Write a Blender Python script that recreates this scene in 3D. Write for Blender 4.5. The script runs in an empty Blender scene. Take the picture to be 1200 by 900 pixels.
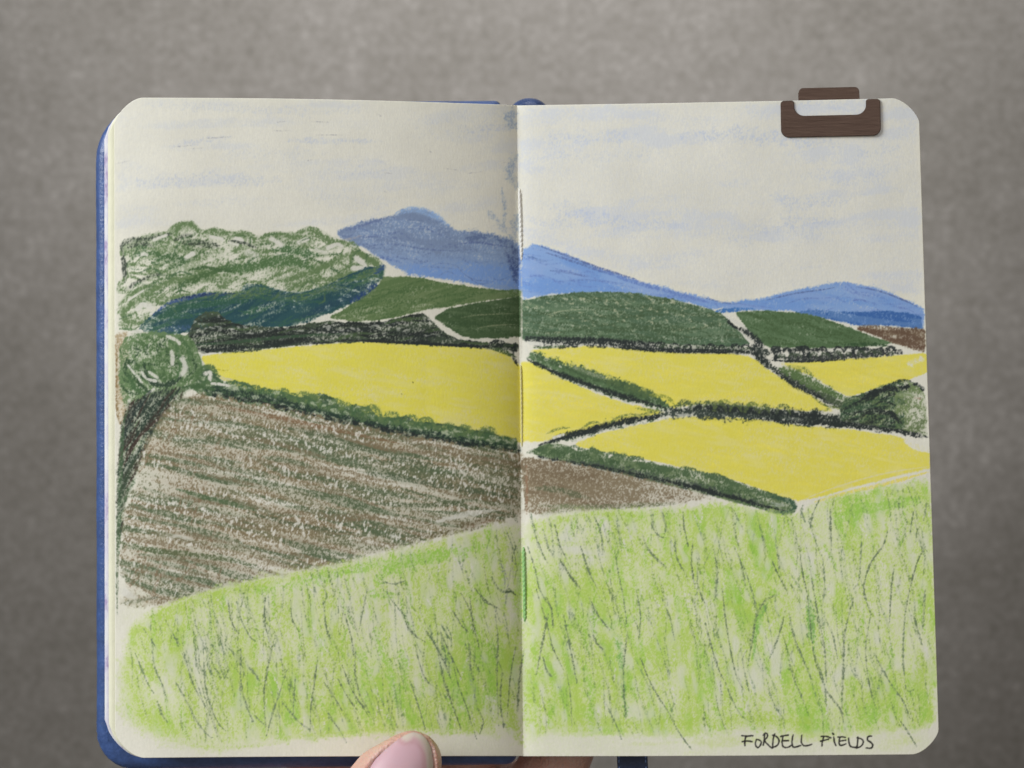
import bpy, bmesh, math
import numpy as np
from mathutils import Vector
from mathutils.bvhtree import BVHTree

S = bpy.context.scene
COL = S.collection

# ---------------------------------------------------------------------------
# camera, light, exposure
# ---------------------------------------------------------------------------
D = 0.40                       # camera to the open pages, metres
P = 0.14 / 768                 # metres of page per unit of the drawing's own grid
ZB = 0.17                      # height of the pages above the floor

cam = bpy.data.cameras.new("camera")
cam_ob = bpy.data.objects.new("camera", cam)
COL.objects.link(cam_ob)
cam_ob.location = (0, 0, ZB + D)
cam.sensor_width = 36
cam.lens = 36 * D / (1200 * P)
cam.clip_start = 0.01
cam.clip_end = 50
cam.dof.use_dof = True
cam.dof.focus_distance = D + .001
cam.dof.aperture_fstop = cam.lens / 5.5
S.camera = cam_ob

world = bpy.data.worlds.new("World")
S.world = world
world.use_nodes = True
bg = world.node_tree.nodes["Background"]
bg.inputs[0].default_value = (1.0, .90, .76, 1)
bg.inputs[1].default_value = .20


def area(name, loc, target, size, energy, color):
    l = bpy.data.lights.new(name, 'AREA')
    l.shape = 'RECTANGLE'
    l.size, l.size_y = size
    l.energy = energy
    l.color = color
    o = bpy.data.objects.new(name, l)
    COL.objects.link(o)
    o.location = loc
    o.rotation_euler = (Vector(target) - Vector(loc)).to_track_quat('-Z', 'Y').to_euler()
    return o


area("window_light", (-1.2, .70, .85), (0, 0, ZB - .05), (.8, .7), 26, (.95, .98, 1.0))
area("room_light", (.25, .6, 1.5), (0, 0, ZB), (.8, .8), 3.6, (1.0, .98, .95))
sl = bpy.data.lights.new("added_floor_spot", 'SPOT')  # added spot with no known source, brightens the floor beyond the book's top edge
sl.energy = 225
sl.spot_size = math.radians(34)
sl.spot_blend = 1
sl.shadow_soft_size = .03
sl.color = (.96, .97, 1.0)
so = bpy.data.objects.new("added_floor_spot", sl)
COL.objects.link(so)
so.location = (.03, .95, .45)
so.rotation_euler = (Vector((.008, .30, 0)) - Vector(so.location)).to_track_quat('-Z', 'Y').to_euler()

S.view_settings.view_transform = 'Standard'
S.view_settings.look = 'None'
S.view_settings.exposure = 0
S.view_settings.gamma = 1


# ---------------------------------------------------------------------------
# helpers
# ---------------------------------------------------------------------------
def lin(c):
    c = np.asarray(c, np.float64) / 255
    return np.where(c <= .04045, c / 12.92, ((c + .055) / 1.055) ** 2.4)


def at(u, v, z=0.0):
    """a point of the book's grid (u across, v down) at height z over the pages"""
    k = P * (D - z) / D
    return ((u - 600) * k, -(v - 450) * k, ZB + z)


def tag(o, label=None, cat=None, group=None, kind=None):
    if label: o["label"] = label
    if cat: o["category"] = cat
    if group: o["group"] = group
    if kind: o["kind"] = kind
    return o


def link(name, me, mat, parent=None, smooth=True):
    o = bpy.data.objects.new(name, me)
    COL.objects.link(o)
    if mat:
        me.materials.append(mat)
    if parent:
        o.parent = parent
        o.matrix_parent_inverse = parent.matrix_world.inverted()
    if smooth:
        me.polygons.foreach_set("use_smooth", [True] * len(me.polygons))
    me.update()
    return o


def empty(name, loc):
    o = bpy.data.objects.new(name, None)
    COL.objects.link(o)
    o.location = loc
    o.empty_display_size = .02
    bpy.context.view_layer.update()
    return o


def new_mat(name, rough=.6, color=(.5, .5, .5), metal=0.0):
    m = bpy.data.materials.new(name)
    m.use_nodes = True
    nt = m.node_tree
    b = nt.nodes["Principled BSDF"]
    b.inputs["Base Color"].default_value = (*color, 1)
    b.inputs["Roughness"].default_value = rough
    b.inputs["Metallic"].default_value = metal
    return m, nt, b


def nnoise(nt, scale, detail=3, rough=.55, stretch=None, coord='Object'):
    tc = nt.nodes.new("ShaderNodeTexCoord")
    mp = nt.nodes.new("ShaderNodeMapping")
    if stretch: mp.inputs["Scale"].default_value = stretch
    n = nt.nodes.new("ShaderNodeTexNoise")
    n.inputs["Scale"].default_value = scale
    n.inputs["Detail"].default_value = detail
    n.inputs["Roughness"].default_value = rough
    nt.links.new(tc.outputs[coord], mp.inputs[0])
    nt.links.new(mp.outputs[0], n.inputs["Vector"])
    return n.outputs["Fac"]


def ramp(nt, fac, stops):
    r = nt.nodes.new("ShaderNodeValToRGB")
    els = r.color_ramp.elements
    while len(els) < len(stops): els.new(.5)
    for e, (p, c) in zip(els, stops):
        e.position = p
        e.color = (*c, 1)
    nt.links.new(fac, r.inputs[0])
    return r.outputs[0]


def bump(nt, b, h, strength, dist):
    n = nt.nodes.new("ShaderNodeBump")
    n.inputs["Strength"].default_value = strength
    n.inputs["Distance"].default_value = dist
    nt.links.new(h, n.inputs["Height"])
    nt.links.new(n.outputs[0], b.inputs["Normal"])


def grid_mesh(name, V, ni, nj, colors=None, extra=None):
    """quads over an ni x nj array of points"""
    me = bpy.data.meshes.new(name)
    idx = np.arange(ni * nj).reshape(nj, ni)
    q = np.stack([idx[1:, :-1], idx[1:, 1:], idx[:-1, 1:], idx[:-1, :-1]], -1).reshape(-1, 4)
    n = len(q)
    me.vertices.add(len(V))
    me.vertices.foreach_set("co", np.ascontiguousarray(V, np.float32).ravel())
    me.loops.add(n * 4)
    me.loops.foreach_set("vertex_index", q.astype(np.int32).ravel())
    me.polygons.add(n)
    me.polygons.foreach_set("loop_start", np.arange(0, n * 4, 4, dtype=np.int32))
    me.update(calc_edges=True)
    if colors is not None:
        a = me.color_attributes.new("pastel", 'FLOAT_COLOR', 'POINT')
        a.data.foreach_set("color", np.ascontiguousarray(colors, np.float32).ravel())
    return me


# ---------------------------------------------------------------------------
# THE DRAWING: oil pastel laid down stroke by stroke on toothy paper, computed here
# (page coordinates: one unit is about 0.18 mm of paper)
# ---------------------------------------------------------------------------
PX0, PY0, PW, PH, PS = 112, 100, 1000, 800, 2
NW, NH = PW * PS, PH * PS
_rs = np.random.RandomState(7)
_fx = np.fft.rfftfreq(NW)[None, :]
_fy = np.fft.fftfreq(NH)[:, None]


def noise(sx, sy, ang=0.0, seed=0, uniform=True):
    """smooth noise, correlation sx by sy page units, long axis turned by ang degrees"""
    w = np.random.RandomState(seed).standard_normal((NH, NW)).astype(np.float32)
    a = math.radians(ang)
    u = _fx * math.cos(a) + _fy * math.sin(a)
    v = -_fx * math.sin(a) + _fy * math.cos(a)
    g = np.exp(-2 * math.pi ** 2 * ((u * sx * PS) ** 2 + (v * sy * PS) ** 2))
    n = np.fft.irfft2(np.fft.rfft2(w) * g, s=(NH, NW)).astype(np.float32)
    n /= n.std() + 1e-9
    if uniform:
        return 1 / (1 + np.exp(-1.702 * n))
    return n


def blur(m, s):
    g = np.exp(-2 * math.pi ** 2 * ((_fx * s * PS) ** 2 + (_fy * s * PS) ** 2))
    return np.fft.irfft2(np.fft.rfft2(m) * g, s=(NH, NW)).astype(np.float32)


TOOTH = 1 / (1 + np.exp(-1.702 * (.85 * noise(.44, .62, 8, 1, False) + .36 * noise(.9, 1.5, 0, 2, False) + .3 * noise(.3, .3, 0, 3, False)) / 1.0))
FINE = noise(.45, .5, 0, 4)
EDGE = .5 * noise(.9, .9, 0, 5, False) + .5 * noise(3.2, 3.2, 0, 10, False)
YY, XX = np.mgrid[0:NH, 0:NW].astype(np.float32)
XX = XX / PS + PX0
YY = YY / PS + PY0
PAPER = np.array([208, 206, 194], np.float32)
IMG = np.ones((NH, NW, 3), np.float32) * PAPER * (1 + .006 * noise(.35, 2, 0, 6, False) + .006 * noise(.5, .5, 0, 8, False) + .008 * noise(14, 14, 0, 9, False))[..., None]


def put(col, cov, op=1.0, hard=3.2, sl=None, tooth=None):
    """lay pastel of colour col where the pressure cov beats the paper's tooth"""
    t = TOOTH if tooth is None else tooth
    if sl is None:
        sl = (slice(0, NH), slice(0, NW))
    a = (.66 * np.clip((cov * 1.3 - t[sl]) * hard * .8 + .08, 0, 1) + .34 * np.clip(cov * 1.3, 0, 1)) * op
    a = a * (cov > .01)
    IMG[sl] += (np.array(col, np.float32) - IMG[sl]) * a[..., None]


def poly(pts, soft=1.2, rough=.35, grow=.28):
    """filled outline with a crumbly edge, 0..1"""
    p = np.array(pts, np.float32)
    x0 = int(max(0, (p[:, 0].min() - PX0 - 2) * PS)); x1 = int(min(NW, (p[:, 0].max() - PX0 + 2) * PS))
    y0 = int(max(0, (p[:, 1].min() - PY0 - 2) * PS)); y1 = int(min(NH, (p[:, 1].max() - PY0 + 2) * PS))
    X = XX[y0:y1, x0:x1]; Y = YY[y0:y1, x0:x1]
    ins = np.zeros(X.shape, bool)
    n = len(p)
    for i in range(n):
        ax, ay = p[i]; bx, by = p[(i + 1) % n]
        if ay == by:
            continue
        c = ((ay > Y) != (by > Y)) & (X < (bx - ax) * (Y - ay) / (by - ay) + ax)
        ins ^= c
    m = np.zeros((NH, NW), np.float32)
    m[y0:y1, x0:x1] = ins
    m = blur(m, soft)
    return np.clip((m - .5) * 2.0 + .5 + grow + EDGE * rough * .5, 0, 1) * (m > .04)


def smooth_line(pts, step=3.0):
    p = np.array(pts, np.float64)
    if len(p) == 2:
        n = max(2, int(np.hypot(*(p[1] - p[0])) / step))
        t = np.linspace(0, 1, n)[:, None]
        return p[0] * (1 - t) + p[1] * t
    q = np.vstack([2 * p[0] - p[1], p, 2 * p[-1] - p[-2]])
    out = []
    for i in range(1, len(q) - 2):
        a, b, c, d = q[i - 1], q[i], q[i + 1], q[i + 2]
        n = max(2, int(np.hypot(*(c - b)) / step))
        for k in range(n):
            t = k / n
            out.append(.5 * ((2 * b) + (-a + c) * t + (2 * a - 5 * b + 4 * c - d) * t * t + (-a + 3 * b - 3 * c + d) * t ** 3))
    out.append(p[-1])
    return np.array(out)


def stroke(col, pts, w=1.2, p=.7, op=1.0, taper=.6, hard=3.2, ends=.25, clip=None, rag=.15, tooth=None):
    """one drawn line; w is its half width, p the pressure"""
    l = smooth_line(pts)
    pad = w * 1.8 + 1
    x0 = int(max(0, (l[:, 0].min() - pad - PX0) * PS)); x1 = int(min(NW, (l[:, 0].max() + pad - PX0) * PS))
    y0 = int(max(0, (l[:, 1].min() - pad - PY0) * PS)); y1 = int(min(NH, (l[:, 1].max() + pad - PY0) * PS))
    if x1 <= x0 + 1 or y1 <= y0 + 1:
        return
    cov = np.zeros((y1 - y0, x1 - x0), np.float32)
    n = len(l) - 1
    for i in range(n):
        ax, ay = l[i]; bx, by = l[i + 1]
        t = (i + .5) / n
        tp = min(1.0, t / ends, (1 - t) / ends) if ends > 0 else 1.0
        ww = w * (1 - taper * (1 - tp))
        sx0 = int(max(x0, (min(ax, bx) - pad - PX0) * PS)); sx1 = int(min(x1, (max(ax, bx) + pad - PX0) * PS + 1))
        sy0 = int(max(y0, (min(ay, by) - pad - PY0) * PS)); sy1 = int(min(y1, (max(ay, by) + pad - PY0) * PS + 1))
        if sx1 <= sx0 or sy1 <= sy0:
            continue
        X = XX[sy0:sy1, sx0:sx1]; Y = YY[sy0:sy1, sx0:sx1]
        dx, dy = bx - ax, by - ay
        L = dx * dx + dy * dy + 1e-9
        s = np.clip(((X - ax) * dx + (Y - ay) * dy) / L, 0, 1)
        d = np.hypot(X - ax - s * dx, Y - ay - s * dy)
        d = d + EDGE[sy0:sy1, sx0:sx1] * rag * w
        c = p * (.75 + .25 * tp) * np.clip((1.35 - d / ww) * 1.25, 0, 1)
        v = cov[sy0 - y0:sy1 - y0, sx0 - x0:sx1 - x0]
        np.maximum(v, c, out=v)
    sl = (slice(y0, y1), slice(x0, x1))
    if clip is not None:
        cov = cov * clip[sl]
    put(col, cov, op, hard, sl, tooth)


def lerp(a, b, t):
    return a + (b - a) * t


def hatch(col, region, n, ang, length, w, p, seed, curve=6, dang=8, op=1.0, tooth=None):
    """n loose strokes scattered inside a region mask"""
    r = np.random.RandomState(seed)
    ys, xs = np.where(region[::8, ::8] > .5)
    for k in range(n):
        i = r.randint(len(ys))
        x = xs[i] * 8 / PS + PX0 + r.uniform(-2, 2); y = ys[i] * 8 / PS + PY0 + r.uniform(-2, 2)
        a = math.radians(ang + r.normal() * dang); L = length * r.uniform(.5, 1.3) / 2
        c = r.uniform(-curve, curve)
        dx, dy = math.cos(a) * L, math.sin(a) * L
        stroke(col, [(x - dx, y - dy), (x - dy / L * c, y + dx / L * c), (x + dx, y + dy)],
               w * r.uniform(.7, 1.3), p * r.uniform(.75, 1.15), op, clip=region, tooth=tooth)


def shade(c, k):
    return tuple(min(255, v * k) for v in c)


BLACK = (40, 47, 46); DKGREEN = (46, 60, 48); GREEN = (72, 92, 60); LEAF = (94, 116, 78)
PENCIL = (100, 118, 94); BROWN = (120, 106, 84); OLIVE = (88, 100, 74)
LIME = (166, 192, 88); LIMEB = (146, 188, 82); LIMEL = (176, 200, 106)


def paint_drawing():
    # ----- sky: faint rubbed blue -----
    sk1 = noise(26, 5, -3, 11); sk2 = noise(9, 3, -4, 12)
    skyL = poly([(140, 118), (604, 124), (606, 275), (520, 258), (470, 244), (400, 268), (200, 262), (140, 275)], 6)
    skyR = poly([(612, 128), (1072, 118), (1078, 345), (990, 328), (860, 348), (740, 322), (640, 285), (612, 285)], 6)
    put((188, 193, 202), skyL * np.clip(sk1 * 1.5 - .62, 0, 1) * (.4 + sk2), .42, 1.5)
    put((186, 193, 207), skyR * np.clip(sk1 * 1.6 - .62, 0, 1) * (.4 + sk2), .5, 1.6)
    put((188, 192, 202), skyR * .55, .5, 1.0)
    put((192, 193, 197), skyL * .5, .35, 1.0)
    B1 = (168, 180, 206)
    for pts, w, p in [([(655, 158), (700, 162), (745, 158)], 7, .35), ([(800, 160), (850, 157), (935, 163), (985, 168)], 8, .45),
                      ([(660, 180), (700, 185), (770, 178)], 8, .22), ([(650, 250), (700, 257), (740, 262), (800, 264)], 8, .4),
                      ([(640, 240), (680, 246), (700, 248)], 8, .3), ([(845, 275), (870, 283), (880, 280)], 7, .28),
                      ([(905, 230), (940, 238), (990, 236)], 8, .38), ([(915, 254), (940, 259), (990, 262)], 6, .38),
                      ([(1000, 180), (1040, 175), (1055, 172)], 8, .25), ([(930, 205), (1000, 210), (1050, 200)], 8, .2),
                      ([(870, 262), (905, 268), (960, 275)], 8, .25), ([(925, 125), (960, 122), (1000, 127)], 8, .25),
                      ([(640, 150), (655, 175), (650, 190)], 6, .28), ([(617, 255), (640, 262), (680, 262)], 4, .3)]:
        stroke(B1, pts, w, p, .6, rag=.5, hard=2)
    B2 = (174, 182, 200)
    for pts, w, p in [([(165, 212), (200, 213), (240, 208), (300, 212), (330, 210)], 7, .38), ([(200, 172), (230, 166), (270, 160)], 3, .4),
                      ([(340, 164), (400, 165), (450, 166)], 3.5, .5), ([(260, 185), (290, 180), (380, 180)], 7, .25),
                      ([(360, 230), (420, 235), (460, 238)], 9, .25), ([(170, 122), (260, 126), (330, 130), (420, 130)], 5, .3),
                      ([(380, 205), (440, 200), (460, 195)], 8, .25), ([(540, 148), (560, 152), (598, 148)], 5, .4),
                      ([(200, 240), (260, 236), (320, 232)], 5, .22), ([(480, 140), (530, 150), (600, 146)], 12, .2)]:
        stroke(B2, pts, w, p, .6, rag=.5, hard=2)
    for pts, w, p in [([(601, 132), (597, 140), (603, 146)], 6, .7), ([(604, 184), (598, 200), (603, 218)], 6, .65),
                      ([(588, 220), (591, 245), (590, 262)], 2.2, .6), ([(572, 248), (582, 258), (592, 270)], 4, .5), ([(605, 255), (602, 275), (604, 290)], 5, .6)]:
        stroke((118, 142, 176), pts, w, p, .6, rag=.4, hard=1.6)
    for x0, y0, x1, y1 in [(325, 143, 335, 142), (365, 142, 385, 143), (318, 153, 340, 153), (370, 158, 402, 158), (590, 190, 598, 190),
                           (548, 203, 565, 201), (520, 197, 534, 199), (592, 148, 600, 146), (598, 210, 603, 210), (204, 172, 224, 170),
                           (450, 202, 458, 203), (442, 133, 446, 136), (360, 188, 366, 187), (450, 224, 453, 225), (134, 192, 152, 188),
                           (240, 162, 270, 160), (222, 174, 240, 173), (268, 194, 269, 195), (503, 177, 505, 178)]:
        stroke((140, 140, 146), [(x0, y0), (x1, y1)], .7, .42, .55)

    # ----- mountains -----
    mtL = poly([(394, 273), (405, 266), (430, 259), (460, 252), (468, 247), (485, 244), (500, 246), (511, 252), (522, 262), (535, 270),
                (546, 272), (562, 271), (575, 274), (592, 277), (602, 283), (611, 290), (611, 342), (588, 340), (565, 334), (540, 329),
                (510, 325), (480, 321), (462, 312), (448, 303), (432, 294), (415, 284), (400, 279)], 3.0, .5, .12)
    mtR = poly([(611, 296), (616, 290), (622, 286), (635, 287), (660, 297), (680, 305), (700, 314), (740, 327), (780, 338), (820, 348), (848, 354),
                (870, 353), (900, 348), (930, 341), (960, 335), (985, 331), (995, 331), (1020, 336), (1045, 344), (1065, 353), (1081, 362),
                (1083, 384), (1050, 381), (1020, 380), (990, 378), (950, 368), (930, 364), (880, 363), (835, 362), (810, 355),
                (780, 350), (740, 345), (700, 342), (650, 344), (611, 350)], 2.6, .5, .12)
    rub = noise(9, 2.2, 12, 21); rub2 = noise(18, 4, 14, 22)
    put((122, 146, 184), mtL * (.85 + .3 * rub), .92, 2.2)
    up = np.clip((318 - YY) / 40 + .2 * (rub2 - .5), 0, 1)
    put((110, 124, 152), mtL * (.4 + .75 * rub) * up, .7, 1.8)
    put((108, 142, 200), mtL * (.35 + .7 * rub2) * np.clip((YY - 296) / 22, 0, 1) * np.clip((XX - 430) / 20, 0, 1), .75, 1.8)
    put((118, 150, 200), mtR * (.9 + .25 * rub), .92, 2.4)
    put((98, 136, 196), mtR * np.clip(rub2 * 1.5 - .35, 0, 1), .6, 1.5)
    put((140, 160, 200), mtR * np.clip(noise(14, 4, 14, 23) * 1.4 - .5, 0, 1), .5, 1.5)
    D1 = (84, 100, 146)
    for c, pts, w, p in [((98, 112, 150), [(398, 272), (430, 262), (458, 253)], 1.3, .7), ((140, 170, 210), [(465, 250), (485, 245), (508, 252), (525, 264)], 4, .7),
                         ((96, 110, 148), [(425, 278), (440, 277), (448, 278)], .9, .6), ((86, 104, 142), [(545, 280), (575, 277), (600, 287)], 3.0, .6),
                         ((90, 106, 150), [(535, 286), (560, 284), (600, 290)], 1.2, .7), ((92, 108, 150), [(430, 288), (460, 286), (500, 292), (540, 294)], 1.1, .5),
                         ((88, 110, 162), [(440, 300), (455, 303), (470, 308)], 2.0, .5), ((66, 82, 126), [(596, 300), (602, 315), (604, 330)], 4.5, .62),
                         ((74, 90, 130), [(600, 288), (605, 300), (606, 312)], 3.5, .6), ((160, 158, 160), [(398, 282), (410, 280), (423, 276)], 1.6, .6),
                         (D1, [(632, 288), (660, 298), (700, 313), (745, 327)], 1.5, .7), (D1, [(640, 296), (662, 303), (705, 318), (720, 322)], 1.4, .6),
                         ((92, 116, 176), [(700, 316), (760, 335), (830, 354)], 2.5, .62), (D1, [(820, 347), (850, 355), (870, 355)], 1, .5),
                         ((92, 110, 160), [(645, 317), (665, 319), (688, 324)], 1.6, .6), ((96, 118, 170), [(650, 330), (690, 328), (730, 332)], 1.2, .45),
                         ((70, 92, 140), [(618, 300), (630, 304), (640, 306)], 1.8, .45), ((96, 120, 180), [(760, 345), (800, 348), (840, 356)], 2, .4),
                         (D1, [(896, 352), (930, 344), (965, 339), (980, 336)], 1.1, .6), (D1, [(1003, 336), (1030, 341), (1060, 352), (1076, 360)], 1.1, .65),
                         ((92, 110, 170), [(998, 352), (1010, 351), (1018, 355)], .9, .6), ((84, 104, 160), [(920, 356), (940, 350), (960, 349)], .9, .4)]:
        stroke(c, pts, w, p, .85, hard=2)
    hatch((100, 122, 178), mtR, 60, 16, 34, 1.0, .42, 24, op=.7)
    hatch((94, 110, 152), mtL, 60, 8, 34, 1.0, .38, 25, op=.6)
    band = poly([(928, 367), (950, 363), (1000, 366), (1040, 364), (1078, 370), (1082, 385), (1045, 381), (1010, 380), (985, 377), (955, 371)], 1.4, .6)
    put((78, 114, 166), band * (.62 + .4 * rub), .92, 2.6)
    put((52, 92, 154), band * np.clip(noise(10, 1.5, 4, 26) * 1.5 - .5, 0, 1), .8, 2)
    stroke((66, 110, 168), [(836, 366), (848, 364), (872, 362)], 2.4, .75); stroke((70, 116, 176), [(860, 361), (885, 362)], 1.6, .5)

    # ----- hills -----
    hR1 = poly([(610, 353), (640, 347), (680, 343), (712, 342), (750, 344), (790, 351), (820, 359), (846, 368), (856, 378), (868, 390), (879, 402),
                (860, 406), (820, 404), (700, 399), (612, 397)], 1.3, .6)
    hR2 = poly([(862, 366), (890, 364), (930, 366), (960, 371), (985, 380), (1010, 390), (1046, 402), (1010, 406), (960, 407), (900, 407), (887, 397), (874, 382)], 1.2, .6)
    st = noise(14, 1.4, 3, 31); st2 = noise(8, 2.2, 14, 32)
    put((94, 116, 90), hR1 * (.78 + .32 * st), 1, 2.2)
    put((70, 94, 72), hR1 * np.clip(.1 + st2, 0, 1), .75, 2.4)
    put((90, 114, 82), hR2 * (.84 + .3 * st), 1, 2.4)
    put((74, 98, 66), hR2 * np.clip(.1 + st2, 0, 1), .75, 2.4)
    hatch((66, 86, 60), hR1, 110, 4, 60, 1.3, .5, 33, op=.8); hatch((66, 88, 56), hR2, 50, 18, 40, 1.3, .5, 34, op=.8)
    stroke((52, 76, 50), [(985, 404), (1010, 403), (1040, 405)], 2, .7)
    put((176, 178, 150), hR1 * np.clip(noise(1.6, .9, 20, 35) * 2.3 - 1.72, 0, 1) * np.clip(1.4 - np.abs(YY - 362) / 30, 0, 1), .75, 3, tooth=FINE)
    stroke((150, 158, 130), [(640, 369), (660, 364), (690, 362)], .7, .5)
    hL1 = poly([(386, 372), (405, 362), (425, 344), (444, 333), (448, 325), (470, 324), (500, 327), (530, 333), (570, 339), (611, 341), (611, 347),
                (575, 351), (545, 355), (520, 360), (500, 362), (470, 370), (440, 375), (412, 376)], 1.2, .6)
    hL2 = poly([(509, 372), (522, 363), (560, 355), (611, 347), (611, 393), (590, 396), (560, 396), (543, 394), (528, 385)], 1.2, .6)
    put((104, 122, 84), hL1 * (.8 + .32 * st2), 1, 2.4); put((82, 106, 66), hL1 * np.clip(.1 + noise(14, 1.4, -14, 36), 0, 1), .75, 2)
    put((84, 104, 74), hL2 * (.84 + .3 * st2), 1, 2.6); put((62, 84, 54), hL2 * np.clip(.2 + st, 0, 1), .75, 2)
    hatch((72, 98, 60), hL1, 45, -16, 45, 1.3, .5, 37, op=.8); hatch((58, 80, 52), hL2, 40, 8, 40, 1.3, .5, 38, op=.8)
    for pts in [[(540, 372), (560, 369), (604, 367)], [(560, 384), (580, 381), (603, 380)]]:
        stroke((140, 146, 116), pts, .8, .5, .8)
    br = poly([(1003, 384), (1025, 381), (1050, 384), (1084, 386), (1084, 413), (1060, 406), (1030, 395)], 1.4, .7)
    put((118, 102, 84), br * (.6 + .35 * st), 1, 2.4); put((92, 72, 58), br * np.clip(noise(9, 1.6, 14, 39) * 1.3 - .3, 0, 1), .8, 2)

    # ----- yellow fields -----
    yn = noise(13, 4, 8, 41); yn2 = noise(4, 1.8, 20, 42)
    Y1 = [(236, 418), (262, 414), (330, 408), (400, 402), (440, 400), (500, 403), (560, 407), (592, 413), (610, 430), (610, 518),
          (575, 512), (540, 506), (500, 500), (470, 495), (440, 488), (400, 473), (370, 467), (340, 463), (310, 459), (280, 454), (257, 442), (242, 430)]
    YR = [[(620, 411), (660, 407), (700, 406), (750, 410), (800, 414), (860, 415), (885, 421), (900, 434), (922, 447), (950, 463), (976, 481),
           (940, 481), (880, 475), (830, 472), (800, 474), (788, 478), (768, 466), (740, 457), (710, 446), (680, 434), (640, 418)],
          [(611, 424), (628, 426), (660, 445), (700, 462), (740, 475), (778, 483), (740, 492), (700, 501), (660, 511), (632, 517), (611, 516)],
          [(672, 521), (700, 510), (740, 500), (790, 490), (830, 488), (880, 491), (940, 499), (1000, 504), (1050, 511), (1089, 526), (1089, 548),
           (1050, 557), (1000, 570), (962, 581), (935, 586), (908, 580), (880, 568), (840, 556), (800, 547), (750, 536), (700, 528)],
          [(916, 426), (970, 422), (1010, 420), (1060, 416), (1086, 414), (1086, 438), (1065, 444), (1040, 450), (1010, 460), (995, 464), (972, 452), (952, 440)]]
    m1 = poly(Y1, 1.5, .4)
    put((212, 204, 120), m1 * .95, .85, 1.6)
    put((211, 203, 88), m1 * (.62 + .5 * yn), .92, 1.5); put((212, 205, 76), m1 * np.clip(yn2 + .1, 0, 1), .5, 1.2)
    put((212, 206, 158), m1 * np.clip(noise(8, 1.6, 10, 43) * 2 - 1.3, 0, 1), .5, 1.8); hatch((220, 212, 92), m1, 60, 8, 60, 2.2, .4, 48, op=.35); hatch((208, 198, 84), m1, 40, 8, 60, 1.8, .36, 49, op=.35)
    for i, P in enumerate(YR):
        m = poly(P, 1.5, .4)
        put((208, 198, 118), m * .95, .85, 1.6)
        put((208, 200, 88), m * (.66 + .5 * yn), .94, 1.5); put((208, 199, 78), m * np.clip(yn2 + .1, 0, 1), .5, 1.2)
        put((212, 205, 150), m * np.clip(noise(8, 1.6, 10, 44) * 2 - 1.3, 0, 1), .5, 1.8); hatch((222, 210, 92), m, 40, 8, 60, 2.2, .4, 46 + i, op=.35); hatch((208, 195, 84), m, 28, 8, 60, 1.8, .36, 56 + i, op=.35)
    put(PAPER, poly([(1056, 514), (1090, 519), (1090, 531), (1070, 526)], 1.5, .6) * .95, 1, 2)
    put(PAPER, poly([(1063, 424), (1072, 420), (1082, 417), (1084, 422), (1074, 425), (1068, 429)], 2.2, .9) * .6, 1, 2)
    put(PAPER, poly([(1068, 444), (1088, 436), (1088, 470), (1078, 452)], 1.2, .6) * .95, 1, 2)
    stroke((206, 200, 160), [(930, 590), (970, 574), (1030, 556), (1089, 546)], 1.1, .7, .8)
    stroke((214, 200, 84), [(955, 588), (990, 578), (1040, 566), (1088, 553)], 2.2, .7, .8)
    for x, y in [(483, 447), (470, 461)]:
        stroke((120, 118, 60), [(x, y), (x + 1.0, y + 1.2)], .7, .55)
    stroke((178, 172, 60), [(252, 432), (262, 434), (270, 433)], .8, .5)

    # ----- big tree mass, upper left -----
    can = poly([(139, 352), (136, 345), (150, 325), (141, 300), (143, 284), (158, 278), (195, 271), (204, 262), (226, 261), (234, 271), (252, 268),
                (276, 271), (288, 276), (300, 276), (328, 273), (350, 272), (364, 268), (378, 270), (396, 281), (412, 284), (428, 296), (445, 304), (452, 313), (446, 328),
                (420, 345), (395, 358), (300, 350), (240, 352), (170, 385), (140, 382)], 1.6, .8)
    cn = noise(9, 3.2, -22, 51); cn2 = noise(4, 2.2, -15, 52)
    put((124, 140, 108), can * np.clip(.14 + .7 * cn, 0, .75), .85, 2.2)
    put(LEAF, can * np.clip(cn2 * 1.2 - .5, 0, .8), .85, 3)
    hatch(LEAF, can, 95, -20, 42, 1.9, .56, 53, curve=10, dang=18)
    hatch((78, 102, 68), can, 48, -18, 34, 1.6, .58, 54, curve=9, dang=20)
    G = LEAF; K = (62, 70, 62)
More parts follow.
